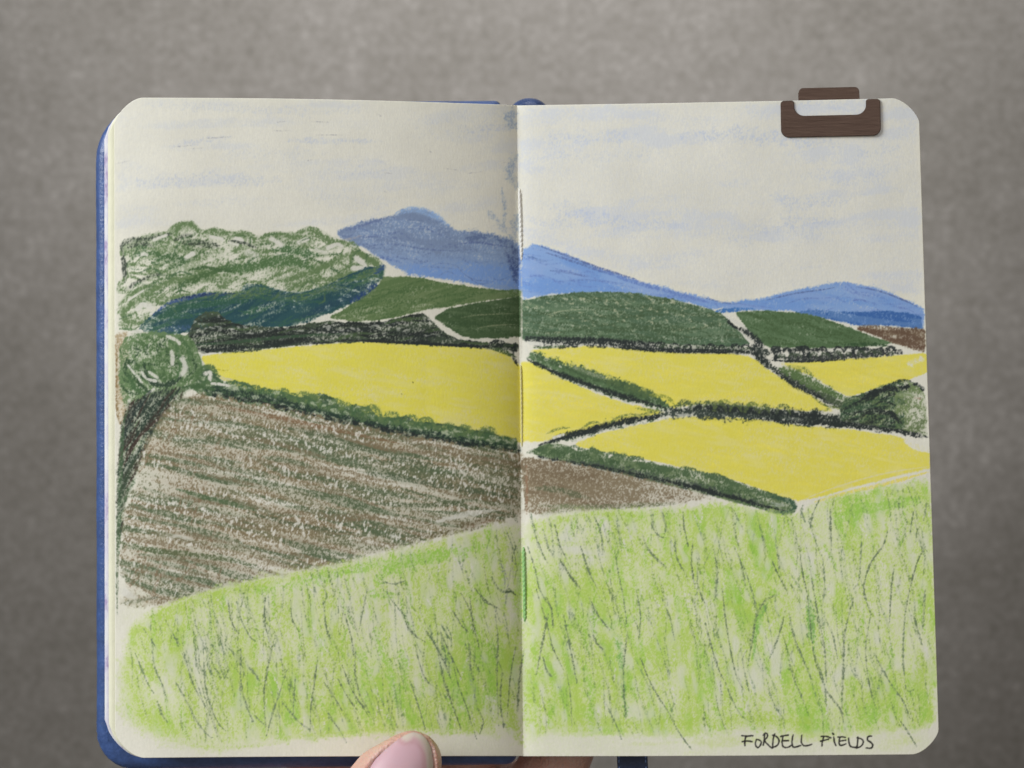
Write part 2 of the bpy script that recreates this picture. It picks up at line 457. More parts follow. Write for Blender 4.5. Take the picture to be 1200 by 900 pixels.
    for c, pts, w, p in [(G, [(197, 283), (206, 266), (222, 262), (232, 270), (233, 282)], 3.6, .75), (G, [(236, 274), (250, 270), (262, 273), (270, 280)], 3.4, .72),
                         (G, [(272, 276), (286, 272), (296, 278), (298, 286)], 3.2, .7), (G, [(300, 280), (320, 274), (336, 276), (352, 282)], 3.2, .7),
                         (G, [(340, 278), (356, 270), (370, 270), (382, 282), (400, 284), (414, 290)], 3.4, .72),
                         (K, [(144, 298), (143, 288), (152, 281), (170, 280), (190, 276), (200, 274)], 3.2, .6), (K, [(144, 300), (146, 320), (146, 330)], 3.0, .72),
                         (K, [(150, 290), (160, 286), (172, 286), (180, 290)], 3, .5), (K, [(204, 282), (214, 276), (226, 276)], 2.4, .5),
                         (K, [(214, 284), (236, 285), (256, 288)], 4.5, .5), (K, [(268, 282), (284, 284), (300, 290)], 2.0, .72),
                         (K, [(146, 340), (162, 330), (180, 322), (192, 322)], 2.6, .45),
                         ((70, 98, 62), [(166, 300), (180, 296), (188, 302), (178, 308)], 3.0, .7), ((66, 94, 60), [(180, 304), (200, 300), (214, 306), (196, 316)], 4, .6),
                         (G, [(166, 346), (200, 330), (226, 326), (260, 314), (292, 310)], 4.4, .78), ((76, 104, 66), [(252, 316), (290, 314), (330, 304), (356, 310), (372, 318)], 6.5, .82),
                         ((66, 92, 58), [(222, 316), (240, 313), (256, 316), (276, 318)], 2.2, .82), ((70, 96, 60), [(206, 336), (224, 330), (240, 322), (254, 318)], 4, .7),
                         (G, [(326, 330), (350, 324), (380, 312), (398, 300), (402, 292)], 3.6, .82), (G, [(412, 298), (414, 296), (430, 302), (442, 310), (446, 314)], 3.8, .95),
                         (G, [(412, 296), (411, 304), (410, 314)], 2.2, .72), (G, [(334, 342), (360, 330), (390, 326), (420, 318)], 3.4, .78),
                         ((72, 102, 66), [(320, 292), (340, 292), (356, 296), (370, 298)], 4.8, .72),
                         (G, [(140, 357), (150, 346), (168, 336), (180, 333)], 2.6, .7), (G, [(168, 346), (148, 362), (144, 372), (158, 378), (180, 374), (196, 368)], 3.2, .78),
                         (G, [(158, 360), (160, 370), (166, 378)], 1.6, .6), (G, [(170, 350), (200, 356), (228, 350), (250, 342)], 3.2, .78),
                         (G, [(172, 344), (196, 350), (220, 345)], 3.2, .7), (G, [(150, 322), (140, 334), (140, 340), (148, 336)], 3, .6),
                         (G, [(280, 300), (300, 296), (316, 300)], 4, .6), (G, [(140, 385), (150, 382), (170, 378)], 1.6, .6)]:
        stroke(c, pts, w, p, .95)
    PAP = (200, 199, 190)
    for pts, w, p in [([(180, 281), (190, 277), (194, 276)], 2.0, .9), ([(162, 299), (168, 297), (172, 298)], 2.1, .85), ([(218, 302), (224, 298), (226, 297)], 2.8, .88),
                      ([(246, 277), (256, 279), (260, 280)], 1.9, .85), ([(276, 279), (284, 281)], 2.0, .9), ([(270, 285), (278, 287)], 1.9, .8),
                      ([(318, 280), (326, 284), (329, 287)], 3, .8), ([(418, 302), (424, 308), (428, 313), (414, 314)], 3.2, .92), ([(384, 290), (394, 286), (400, 288)], 2.6, .85),
                      ([(160, 362), (168, 357), (176, 359)], 3.1, .88), ([(176, 368), (190, 362), (200, 358)], 1.4, .8), ([(290, 296), (300, 299)], 4, .55),
                      ([(350, 284), (360, 280)], 2.6, .7), ([(370, 292), (380, 296)], 2.5, .6), ([(150, 352), (160, 345), (168, 340)], 1.2, .7)]:
        stroke(PAP, pts, w, p, .95, ends=0)
    teal = poly([(160, 386), (182, 366), (205, 355), (232, 345), (280, 343), (290, 333), (305, 333), (330, 341), (352, 344), (380, 335), (408, 322),
                 (430, 314), (450, 312), (448, 326), (432, 342), (410, 356), (395, 362), (360, 376), (340, 382), (270, 384), (240, 385), (195, 393)], 1.3, .7)
    tn = noise(12, 2.6, -20, 55)
    put((62, 90, 84), teal * (.6 + .5 * tn), 1, 2.6); put((40, 74, 82), teal * np.clip(tn * 1.3 - .1, 0, 1), .85, 2.2)
    hatch((38, 70, 78), teal, 90, -18, 60, 2, .62, 56, op=.85); hatch((56, 92, 72), teal, 45, -18, 45, 1.8, .6, 57, op=.8)
    for c, pts, w, p in [((58, 80, 128), [(180, 368), (196, 356), (215, 350), (240, 345), (262, 345)], 2.5, .72), ((36, 52, 84), [(200, 352), (225, 347), (260, 344), (280, 345)], 1.8, .6),
                         ((44, 66, 112), [(412, 352), (428, 342), (440, 334)], 4, .62), ((50, 76, 118), [(440, 318), (448, 313)], 3.5, .8),
                         ((48, 84, 68), [(176, 378), (210, 362), (250, 355), (290, 352)], 4, .8), ((40, 68, 82), [(350, 372), (380, 360), (410, 346), (436, 330)], 4.5, .72),
                         ((56, 90, 74), [(290, 344), (320, 350), (356, 350), (390, 340)], 3, .7), ((64, 88, 120), [(180, 390), (210, 384), (232, 384)], 3.4, .5)]:
        stroke(c, pts, w, p, .9)
    for seed, reg in [(58, teal)]:
        put((186, 194, 186), reg * np.clip(noise(2.2, 1.2, 10, seed) * 2.2 - 1.55, 0, 1) * np.clip(noise(16, 8, 0, 59) * 2.4 - .9, 0, 1), .85, 3, tooth=FINE)

    hatch(LEAF, poly([(180, 372), (240, 345), (300, 336), (360, 344), (420, 320), (450, 310), (440, 326), (360, 352), (300, 346), (230, 354)], 2), 34, -14, 44, 1.5, .5, 66, curve=8, dang=8, op=.8)
    hatch((74, 100, 70), can, 40, -20, 26, 1.1, .6, 67, curve=11, dang=26, op=.85)
    # ----- dark hedge, left -----
    hd = poly([(222, 400), (220, 392), (230, 372), (240, 366), (256, 366), (266, 376), (290, 382), (330, 384), (362, 380), (388, 376), (404, 378), (430, 378), (455, 376),
               (478, 369), (498, 368), (506, 376), (520, 390), (535, 397), (560, 401), (606, 403), (606, 411), (580, 408), (540, 406), (480, 403), (430, 400),
               (380, 402), (330, 406), (290, 411), (250, 413), (226, 413)], 1.2, .8)
    put((62, 74, 60), hd * (.62 + .4 * noise(8, 2, -3, 61)), 1, 2.6); put(BLACK, hd * np.clip(noise(11, 2, -3, 62) * 1.4 - .35, 0, 1), .92, 2.4)
    put((196, 196, 188), hd * np.clip(noise(1.6, .9, 0, 65) * 2.4 - 1.5, 0, 1) * np.clip(1.2 - np.abs(YY - 380) / 24, .1, 1), .6, 3, tooth=FINE)
    hatch((38, 44, 42), hd, 46, -3, 50, 1.8, .68, 63, op=.9, dang=5); hatch(GREEN, hd, 22, -3, 50, 1.6, .6, 64, op=.8, dang=4)
    stroke((56, 78, 58), [(226, 404), (280, 400), (340, 394), (400, 391)], 2, .7)
    stroke(BLACK, [(238, 412), (262, 408), (300, 406), (350, 400)], 2, .6); stroke(BLACK, [(400, 398), (470, 401), (530, 404), (600, 407)], 1.7, .8)
    for pts in [[(572, 407), (578, 400), (590, 400)], [(604, 402), (601, 416), (606, 428)], [(580, 402), (586, 404), (590, 402)]]:
        stroke(BLACK, pts, 1.8, .7)
    stroke(GREEN, [(574, 408), (590, 412), (604, 418)], 2.4, .7)

    # ----- right: hedge line under the hills -----
    def lumps(col, pts, w, p, n, h, seed, up=1):
        r = np.random.RandomState(seed); l = smooth_line(pts)
        for k in range(n):
            i = int((k + r.uniform(.1, .9)) / n * (len(l) - 1)); x, y = l[i]; rr = h * r.uniform(.7, 1.4)
            stroke(col, [(x - rr, y + .2 * rr), (x - rr * .6, y - rr * .8 * up), (x + rr * .5, y - rr * .8 * up), (x + rr, y + .3 * rr)], w * r.uniform(.7, 1.3), p, .9)
    stroke(BLACK, [(617, 397), (660, 399), (700, 400), (740, 403), (775, 404)], 4.8, .72, taper=.2)
    stroke(BLACK, [(617, 395), (700, 398), (760, 402)], 2.2, .72, taper=.2)
    stroke(BLACK, [(730, 407), (780, 410), (830, 411), (870, 412), (892, 414)], 3.2, .85, taper=.2); stroke((60, 74, 58), [(770, 405), (830, 406), (884, 409)], 2.6, .6, taper=.2)
    lumps(BLACK, [(630, 402), (760, 404)], 1.8, .6, 12, 3.5, 71, -1); lumps(BLACK, [(790, 408), (880, 409)], 1.3, .7, 7, 5, 72)
    
    stroke(GREEN, [(625, 407), (640, 407), (662, 405)], 1.6, .6); stroke(PAP, [(620, 402), (634, 403)], 2.2, .85, ends=0)
    stroke(PAP, [(852, 371), (870, 382), (878, 390)], 2.2, .85); stroke(PAP, [(864, 383), (874, 396), (882, 404)], 1.1, .7)
    stroke(BLACK, [(851, 374), (858, 381), (866, 386)], 1.8, .82); stroke(BLACK, [(868, 385), (880, 392), (890, 402), (893, 410)], 4.2, .68)
    stroke(BLACK, [(884, 408), (890, 418), (900, 428)], 4.8, .78, taper=.2); stroke((50, 58, 54), [(888, 410), (900, 414)], 4, .7)
    stroke(BLACK, [(905, 422), (930, 423), (960, 422), (988, 421)], 2.0, .8)
    stroke((60, 64, 62), [(905, 411), (930, 410), (980, 410), (1020, 410), (1056, 411)], 2.4, .75, rag=.4)
    stroke((52, 56, 56), [(905, 419), (960, 419), (1010, 416), (1056, 413)], 3.8, .78, rag=.3)
    for x in (908, 926, 947, 969):
        stroke(BLACK, [(x, 411), (x + 2, 416), (x, 421)], 3.4, .75)
    for x0, x1, y in [(912, 921, 415.5), (930, 939, 414.5), (950, 962, 413.5), (968, 1006, 410)]:
        stroke(PAP, [(x0 + 1, y), (x1 - 1, y)], 1.9, .85, ends=0)

    lumps(BLACK, [(906, 412), (1050, 411)], 1.8, .85, 12, 4.5, 74); lumps((60, 72, 58), [(910, 419), (1050, 415)], 2.0, .7, 12, 3.5, 75)
    stroke(PAP, [(616, 404), (618, 414)], 1.6, .5)
    # ----- right hedges between the yellow fields -----
    def hedge(top, bot, tw, bw, seed, tp=.72, bp=.8, green=(76, 100, 68)):
        r = np.random.RandomState(seed)
        mid = [((a[0] + b[0]) / 2, (a[1] + b[1]) / 2) for a, b in zip(top, bot)]
        stroke(shade(green, 1.05), mid, tw * 1.15, tp * 1.15, .95, taper=.3, rag=.3); stroke(green, top, tw, tp, .95, taper=.3, rag=.3); stroke(shade(green, .8), top, tw * .7, tp * .7, .8, rag=.6)
        stroke(DKGREEN, bot, bw * 2.0, bp * .95, .95, rag=.2); stroke(BLACK, bot, bw, bp, .95, rag=.25)
    hedge([(630, 417), (663, 430), (700, 443), (740, 457), (778, 474)], [(618, 421), (650, 436), (690, 451), (730, 464), (780, 478)], 6.4, 2.0, 81, tp=.85)
    lumps((82, 102, 66), [(715, 449), (772, 468)], 3.0, .62, 4, 5, 82)
    stroke((150, 158, 132), [(665, 427), (690, 437), (715, 445)], 2.6, .5, .8)
    stroke((120, 132, 60), [(762, 463), (780, 465), (790, 474)], 2.2, .6, .8); stroke((110, 126, 60), [(745, 478), (760, 480), (770, 481)], 2.0, .6, .8)
    stroke((78, 96, 70), [(640, 520), (680, 508), (720, 497), (776, 486)], 5, .6, rag=.5)
    stroke(BLACK, [(632, 522), (655, 513), (685, 506), (730, 494), (775, 487)], 4.2, .8, rag=.2); stroke(BLACK, [(636, 520), (690, 504), (735, 492)], 2.2, .8)
    stroke(PAP, [(648, 513), (660, 509)], 1.6, .8, ends=0)
    for pts in [[(640, 508), (655, 502), (668, 501)], [(683, 501), (692, 495), (702, 495)], [(712, 498), (726, 488), (745, 485)], [(740, 488), (758, 484), (774, 480)]]:
        stroke((104, 118, 66), pts, 1.6, .62, .85)
    stroke((70, 90, 66), [(785, 478), (810, 473), (850, 476), (890, 480)], 4, .6, rag=.4)
    stroke((54, 64, 58), [(780, 486), (800, 482), (840, 482), (880, 484), (920, 487), (960, 491), (1000, 494)], 8.4, .85, taper=.3, rag=.3)
    stroke(BLACK, [(790, 480), (830, 477), (880, 482), (930, 486), (985, 490)], 4.8, .76, rag=.3)
    stroke(BLACK, [(940, 492), (980, 496), (1020, 499), (1050, 503), (1086, 512)], 4.2, .8, rag=.3); stroke(BLACK, [(880, 490), (930, 494), (990, 497)], 2.6, .7, rag=.4)
    stroke((168, 170, 160), [(795, 487), (806, 486)], 2.2, .5); stroke((168, 170, 160), [(925, 490), (940, 492)], 2.2, .4)
    lumps((84, 98, 62), [(800, 477), (930, 483)], 3.0, .62, 7, 6, 83)
    for pts in [[(836, 474), (848, 469), (860, 474)], [(868, 476), (884, 473), (894, 479)], [(965, 482), (975, 477), (985, 479)]]:
        stroke((116, 130, 66), pts, 1.8, .55, .85)
    stroke((54, 62, 56), [(903, 430), (930, 446), (955, 460), (988, 476)], 5.6, .8, rag=.25); stroke(BLACK, [(900, 430), (925, 446), (955, 462), (988, 478)], 1.6, .66)
    stroke((84, 106, 66), [(914, 431), (940, 443), (966, 457), (992, 468)], 6.0, .8, rag=.25); stroke((112, 126, 72), [(918, 430), (940, 432), (952, 440)], 3.2, .5)
    stroke((86, 100, 60), [(950, 463), (965, 474), (985, 478)], 1.4, .6)
    stroke((70, 84, 62), [(960, 460), (985, 474), (1000, 484)], 4, .8, rag=.2)
    bush = poly([(985, 478), (990, 466), (1010, 462), (1030, 453), (1045, 448), (1062, 446), (1078, 452), (1084, 462), (1086, 500), (1086, 510), (1060, 503), (1020, 498), (985, 492)], 1.4, .7)
    put((96, 112, 76), bush * np.clip(.55 + .5 * noise(6, 3, -20, 84) - .4 * np.clip((XX - 1050) / 40, 0, 1), 0, 1), 1, 2.6)
    hatch((58, 80, 60), bush * (XX < 1060), 60, -18, 30, 2.0, .66, 85, dang=16, op=.9); hatch(BLACK, bush * (XX < 1050), 24, -14, 26, 1.6, .6, 86, dang=12, op=.85)
    stroke(BLACK, [(1000, 474), (1020, 462), (1040, 456), (1058, 454), (1074, 450), (1080, 456)], 3.4, .78, rag=.3); stroke(DKGREEN, [(1044, 452), (1054, 446), (1066, 446)], 1.8, .66)
    stroke(BLACK, [(1028, 482), (1046, 486), (1056, 496)], 3.4, .7); stroke((150, 160, 134), [(1052, 462), (1070, 462)], 2.8, .6)
    hatch((112, 130, 86), bush * (XX > 1048), 26, 70, 22, 1.5, .5, 87, dang=20, op=.8); stroke((150, 128, 110), [(1072, 466), (1078, 467)], 1.4, .5)

    # ----- row of bushes above the right brown field -----
    rb = poly([(622, 528), (640, 520), (660, 521), (672, 526), (682, 530), (694, 523), (706, 530), (714, 538), (722, 532), (732, 531), (742, 540), (765, 543),
               (790, 549), (805, 549), (822, 556), (838, 553), (855, 561), (876, 570), (900, 576), (920, 584), (932, 592), (932, 600), (915, 603), (880, 593), (840, 582),
               (790, 570), (740, 558), (700, 548), (660, 540), (630, 534)], 1.2, .7)
    put((98, 116, 82), rb * (.55 + .5 * noise(6, 3, 15, 91)), 1, 2.4); put((72, 94, 64), rb * np.clip(noise(5, 2.5, 15, 92) * 1.4 - .2, 0, 1), .85, 2.2)
    lumps((76, 98, 68), [(640, 528), (700, 534), (760, 548), (830, 562), (925, 594)], 1.6, .62, 24, 7, 93)
    lumps((64, 86, 58), [(640, 532), (700, 542), (760, 554), (830, 572), (910, 596)], 2.0, .6, 20, 5, 94)
    stroke((62, 88, 68), [(905, 582), (925, 587), (931, 594), (922, 601), (900, 600)], 2.8, .8); stroke((150, 160, 146), [(900, 588), (918, 592), (900, 592)], 1.4, .6)
    stroke((70, 78, 74), [(632, 535), (660, 540), (700, 546), (750, 556), (800, 567), (850, 579), (900, 592)], 4.6, .5, rag=.4); stroke(BLACK, [(632, 535), (660, 540), (700, 547), (750, 557), (800, 568), (850, 581), (900, 594), (918, 598)], 2.6, .68, rag=.25)
    stroke(BLACK, [(800, 567), (850, 580), (905, 595)], 2.6, .7, rag=.2)
    stroke((66, 86, 62), [(618, 530), (632, 527), (640, 524)], 2.4, .5)

    # ----- left hedge under the yellow field -----
    lh = poly([(222, 452), (232, 436), (244, 432), (254, 440), (262, 449), (275, 446), (290, 449), (300, 456), (318, 456), (335, 460), (352, 466), (364, 462), (380, 462), (393, 468), (398, 478),
               (415, 474), (432, 477), (442, 488), (462, 490), (476, 487), (486, 494), (505, 495), (530, 498), (555, 504), (572, 503), (582, 510), (606, 514),
               (606, 531), (560, 526), (500, 518), (450, 509), (400, 498), (330, 482), (280, 472), (250, 465), (235, 462)], 1.2, .7)
    put((82, 106, 72), lh * (.7 + .4 * noise(6, 3, 15, 101)), 1, 2.6); put((58, 80, 60), lh * np.clip(noise(7, 2.5, 12, 102) * 1.4 - .25, 0, 1), .85, 2.2)
    stroke((90, 112, 74), [(290, 462), (380, 478), (440, 490), (600, 518)], 5, .55, rag=.5); lumps((98, 120, 74), [(290, 459), (380, 475), (440, 488), (590, 515)], 3.4, .62, 13, 8, 103)
    lumps((70, 98, 66), [(240, 448), (330, 466), (440, 492), (600, 520)], 2.2, .6, 26, 6, 104)
    stroke((40, 56, 50), [(240, 456), (280, 460), (340, 474), (400, 490), (450, 500), (520, 513), (606, 526)], 4.6, .66, taper=.2, rag=.35)
    stroke(BLACK, [(250, 462), (300, 470), (350, 482), (400, 493), (460, 505), (520, 516), (606, 529)], 2.6, .74, taper=.2, rag=.35)
    put((176, 184, 160), lh * np.clip(noise(2.2, 1.2, 10, 105) * 2.2 - 1.5, 0, 1), .75, 3, tooth=FINE)
    stroke(PAP, [(240, 438), (246, 436), (246, 444)], 2.6, .88, ends=0); stroke(PAP, [(248, 449), (258, 450), (268, 452)], 1.6, .85, ends=0)
    stroke((196, 192, 150), [(255, 440), (262, 443), (272, 445)], 1.5, .7, ends=0)

    # ----- tree at the lower left -----
    put((150, 130, 96), poly([(135, 392), (148, 390), (152, 430), (148, 480), (142, 496), (136, 480)], 1.5, .8) * .62, .8, 2.2)
    stroke((128, 108, 74), [(137, 400), (136, 450), (138, 490), (143, 496), (147, 480)], 1.4, .6)
    tr = poly([(146, 396), (165, 390), (190, 390), (222, 394), (232, 410), (238, 430), (228, 446), (216, 458), (200, 466), (180, 462), (160, 472), (146, 474), (139, 450), (140, 410)], 1.8, .8)
    put((96, 120, 82), tr * (.6 + .4 * noise(6, 4, -30, 111)), 1, 2.4)
    r = np.random.RandomState(112)
    for k in range(64):
        cx, cy = r.uniform(150, 222), r.uniform(400, 450); R = r.uniform(6, 17); a0 = r.uniform(0, 6.28)
        stroke((72, 98, 62) if k % 3 else (50, 72, 50), [(cx + R * math.cos(a0 + t), cy + R * .8 * math.sin(a0 + t)) for t in (0, .7, 1.4, 2.2)], r.uniform(1.3, 2.6), .58, .9, clip=tr)
    for c, pts, w, p in [((44, 62, 48), [(169, 430), (174, 444), (188, 451), (204, 448), (212, 440)], 3.2, .9), ((66, 94, 60), [(150, 440), (160, 456), (180, 462)], 3.2, .7),
                         ((76, 104, 68), [(198, 398), (208, 410), (211, 428), (206, 446)], 2.4, .8), ((72, 100, 64), [(212, 396), (222, 412), (218, 428)], 2.8, .72),
                         ((76, 102, 66), [(228, 448), (234, 434), (246, 430), (256, 440)], 3.4, .8), ((66, 92, 60), [(200, 462), (215, 456), (230, 452), (250, 456)], 3.4, .8), ((54, 76, 52), [(148, 420), (158, 440), (176, 462), (188, 470)], 2.4, .8), ((120, 140, 104), [(150, 430), (166, 446), (176, 456)], 2.0, .6),
                         ((80, 108, 70), [(140, 385), (155, 386), (168, 392)], 1.8, .7)]:
        stroke(c, pts, w, p, .92)
    for pts, w in [([(201, 412), (202, 426)], 2.6), ([(150, 428), (158, 438)], 1.3), ([(166, 436), (172, 444), (182, 446)], 1.8), ([(213, 420), (217, 430), (214, 438)], 3.0), ([(196, 394), (206, 398), (210, 402)], 2), ([(156, 388), (164, 388)], 2), ([(175, 436), (184, 442)], 1.8),
                   ([(151, 470), (153, 474)], 2.4), ([(180, 456), (172, 462)], 1.6), ([(160, 440), (166, 448)], 1.5)]:
        stroke(PAP, pts, w, .85, .9, ends=0)
    trunk = poly([(150, 472), (178, 460), (205, 456), (218, 456), (208, 474), (190, 492), (176, 514), (160, 552), (146, 590), (140, 640), (138, 640), (138, 590), (138, 545), (142, 505)], 1.8, .8)
    put((100, 114, 88), trunk * .62, 1, 2.4)
    hatch((46, 58, 50), trunk, 60, -58, 50, 1.8, .62, 113, dang=9, curve=4, op=.9); hatch((58, 50, 44), trunk, 26, -55, 60, 1.4, .66, 114, dang=6, curve=3, op=.9)
    for c, pts, w, p in [((60, 50, 44), [(206, 464), (190, 486), (172, 502), (156, 522), (140, 555)], 2.2, .78), ((40, 52, 48), [(176, 458), (162, 476), (150, 495), (142, 524)], 3.4, .72),
                         ((44, 60, 50), [(192, 466), (178, 484), (160, 510)], 3.0, .6), ((70, 94, 66), [(150, 480), (144, 500), (141, 560), (139, 620), (138, 660)], 2.6, .62),
                         ((56, 72, 54), [(160, 530), (148, 560), (139, 590)], 3, .6), ((78, 98, 70), [(158, 560), (148, 580), (142, 600)], 3, .5), ((80, 96, 72), [(138, 600), (137, 660), (137, 720)], 1.6, .55)]:
        stroke(c, pts, w, p, .9)

    # ----- brown ploughed field -----
    bf = poly([(208, 470), (230, 463), (262, 468), (330, 481), (400, 496), (470, 510), (540, 522), (611, 531), (608, 604), (560, 614), (500, 632), (440, 648), (380, 662),
               (300, 678), (220, 698), (185, 708), (150, 712), (143, 704), (152, 690), (141, 672), (142, 640), (148, 600), (160, 560), (172, 520), (192, 485)], 3.0, 1.0)
    s1 = noise(30, 3.4, 12, 121); s2 = noise(24, 2.8, 12, 122); s3 = noise(40, 5, 11, 123)
    press = np.clip(.55 + .30 * (s1 - .5) * 2 * .8 + .16 * (s3 - .5), .15, .95)
    press = press * (1 - .28 * np.clip((YY - 640) / 60, 0, 1)) * (1 - .25 * np.clip((240 - XX) / 90, 0, 1))
    put((136, 124, 98), bf * press, 1, 3.2)
    put((94, 102, 76), bf * np.clip(press * (s2 * 1.5 - .18), 0, 1), .88, 2.4); put((118, 105, 80), bf * np.clip(press * (1.1 - s2 * 1.3), 0, 1), .8, 2.2)
    clipb = bf * (XX < 607)
    hatch((84, 98, 72), clipb, 80, 12, 120, 3.4, .64, 124, curve=7, dang=3, op=.8); hatch((120, 107, 84), clipb, 56, 12, 110, 3.0, .6, 125, curve=7, dang=3, op=.8)
    hatch((206, 204, 194), clipb, 50, 12, 90, 1.7, .5, 126, curve=5, dang=4, op=.8, tooth=1 - TOOTH)
    hatch((128, 108, 86), clipb * (XX < 260), 30, -58, 34, 1.6, .42, 127, curve=4, dang=8, op=.8)
    for c, pts, w, p in [((78, 98, 68), [(207, 573), (230, 580), (262, 588), (300, 598)], 3, .78), ((84, 96, 66), [(140, 635), (180, 645), (230, 650), (300, 662)], 3.2, .68), ((78, 90, 66), [(290, 600), (350, 615), (420, 625)], 3, .62),
                         ((82, 94, 70), [(330, 500), (380, 510), (440, 530), (520, 548)], 3.4, .62), ((78, 92, 70), [(420, 552), (480, 562), (560, 576), (604, 582)], 4, .6),
                         ((80, 92, 66), [(440, 590), (500, 592), (560, 585)], 3.4, .66), ((124, 100, 76), [(270, 478), (340, 492), (400, 505), (470, 520)], 2.6, .72), ((96, 92, 66), [(470, 632), (520, 625), (570, 616)], 3, .5),
                         ((126, 104, 84), [(540, 618), (560, 612), (580, 606)], 4, .5), ((100, 96, 72), [(500, 630), (540, 616), (600, 600)], 2.6, .4), ((86, 96, 70), [(590, 592), (600, 600), (606, 612)], 2.4, .45)]:
        stroke(c, pts, w, p, .85)
    stroke(PAP, [(500, 614), (530, 606), (560, 600), (586, 597)], 2.8, .75, .9, rag=.5); stroke(PAP, [(196, 630), (210, 628), (225, 632)], 2.6, .6, .8)
    stroke(PAP, [(142, 690), (150, 697), (160, 700)], 4, .8, .9); stroke((110, 114, 96), [(142, 707), (160, 704), (184, 700)], 2.6, .5)
    bfr = poly([(611, 535), (650, 541), (700, 550), (750, 560), (790, 570), (836, 582), (800, 589), (740, 594), (680, 597), (630, 602), (616, 600)], 2.0, 1.0)
    put((126, 114, 92), bfr * np.clip(.74 - .35 * np.clip((XX - 740) / 90, 0, 1) - .25 * np.clip((YY - 580) / 20, 0, 1) + .2 * (s2 - .5), 0, 1), 1, 2.8)
    put((110, 96, 76), bfr * np.clip(s1 * .9 - .1, 0, 1), .7, 2.2)
    stroke((92, 98, 74), [(628, 572), (655, 574), (690, 584)], 4, .6); put((210, 208, 200), bf * np.clip(noise(.7, 1.2, 10, 160) * 2.6 - 1.65, 0, 1) * np.clip(s1 * 1.6 - .2, 0, 1), .85, 3, tooth=FINE)
    stroke((104, 112, 84), [(630, 592), (700, 594), (790, 590)], 3.4, .45)
    stroke((124, 132, 100), [(634, 603), (660, 596), (700, 596)], 5, .35); stroke((132, 106, 84), [(617, 545), (617, 580), (617, 602)], 1.6, .6)

    # ----- grass: lime washes -----
    gl = poly([(150, 740), (172, 722), (205, 706), (260, 690), (330, 672), (400, 661), (470, 644), (530, 630), (580, 618), (611, 616), (611, 868), (560, 858), (480, 856), (400, 862), (300, 868),
               (240, 872), (190, 862), (152, 845), (143, 790)], 8, .5, 0)
    gr = poly([(612, 612), (680, 600), (740, 598), (800, 596), (850, 590), (900, 602), (935, 604), (960, 585), (1000, 578), (1040, 570), (1089, 562), (1096, 700), (1094, 850), (1040, 858),
               (960, 862), (880, 856), (800, 862), (700, 862), (640, 858), (613, 872)], 7, .5, 0)
    v1 = noise(7, 17, -6, 131); v2 = noise(3.2, 9, -8, 132); v3 = noise(20, 26, 0, 133); v4 = noise(12, 4, 0, 134)
    for g, k in ((gl, 1), (gr, 2)):
        wash = np.clip(.42 + .44 * (v1 - .4) + .36 * (v3 - .5) + .22 * (v2 - .5), 0, 1)
        put((192, 206, 142), g * np.clip(.70 + .4 * (v3 - .5), 0, 1), .85, 1.0)
        put((186, 201, 128), g * np.clip(wash + .10, 0, .9), .75, 1.6)
        put(LIME if k == 1 else (168, 194, 92), g * np.clip(wash * 1.0, 0, .9), .85, 2.4)
        put(LIMEB, g * np.clip(v2 * .9 + v3 * .8 - .8, 0, 1), .75, 2)
        put((204, 204, 198), g * np.clip(noise(3, 7, -8, 135 + k) * 2.4 - 1.5, 0, 1), .6, 2.4)
        hatch(LIME, g, 130, 84, 46, 2.6, .45, 137 + k, curve=4, dang=14, op=.6); hatch((140, 184, 70), g, 45, 80, 44, 3.0, .42, 139 + k, curve=5, dang=16, op=.8)
        hatch(LIME, g, 55 if k == 2 else 25, -4, 80, 3.2, .36, 161 + k, curve=6, dang=8, op=.6)
        hatch((208, 207, 200), g, 50, 80, 30, 1.6, .4, 141 + k, curve=4, dang=18, op=.85, tooth=1 - TOOTH)
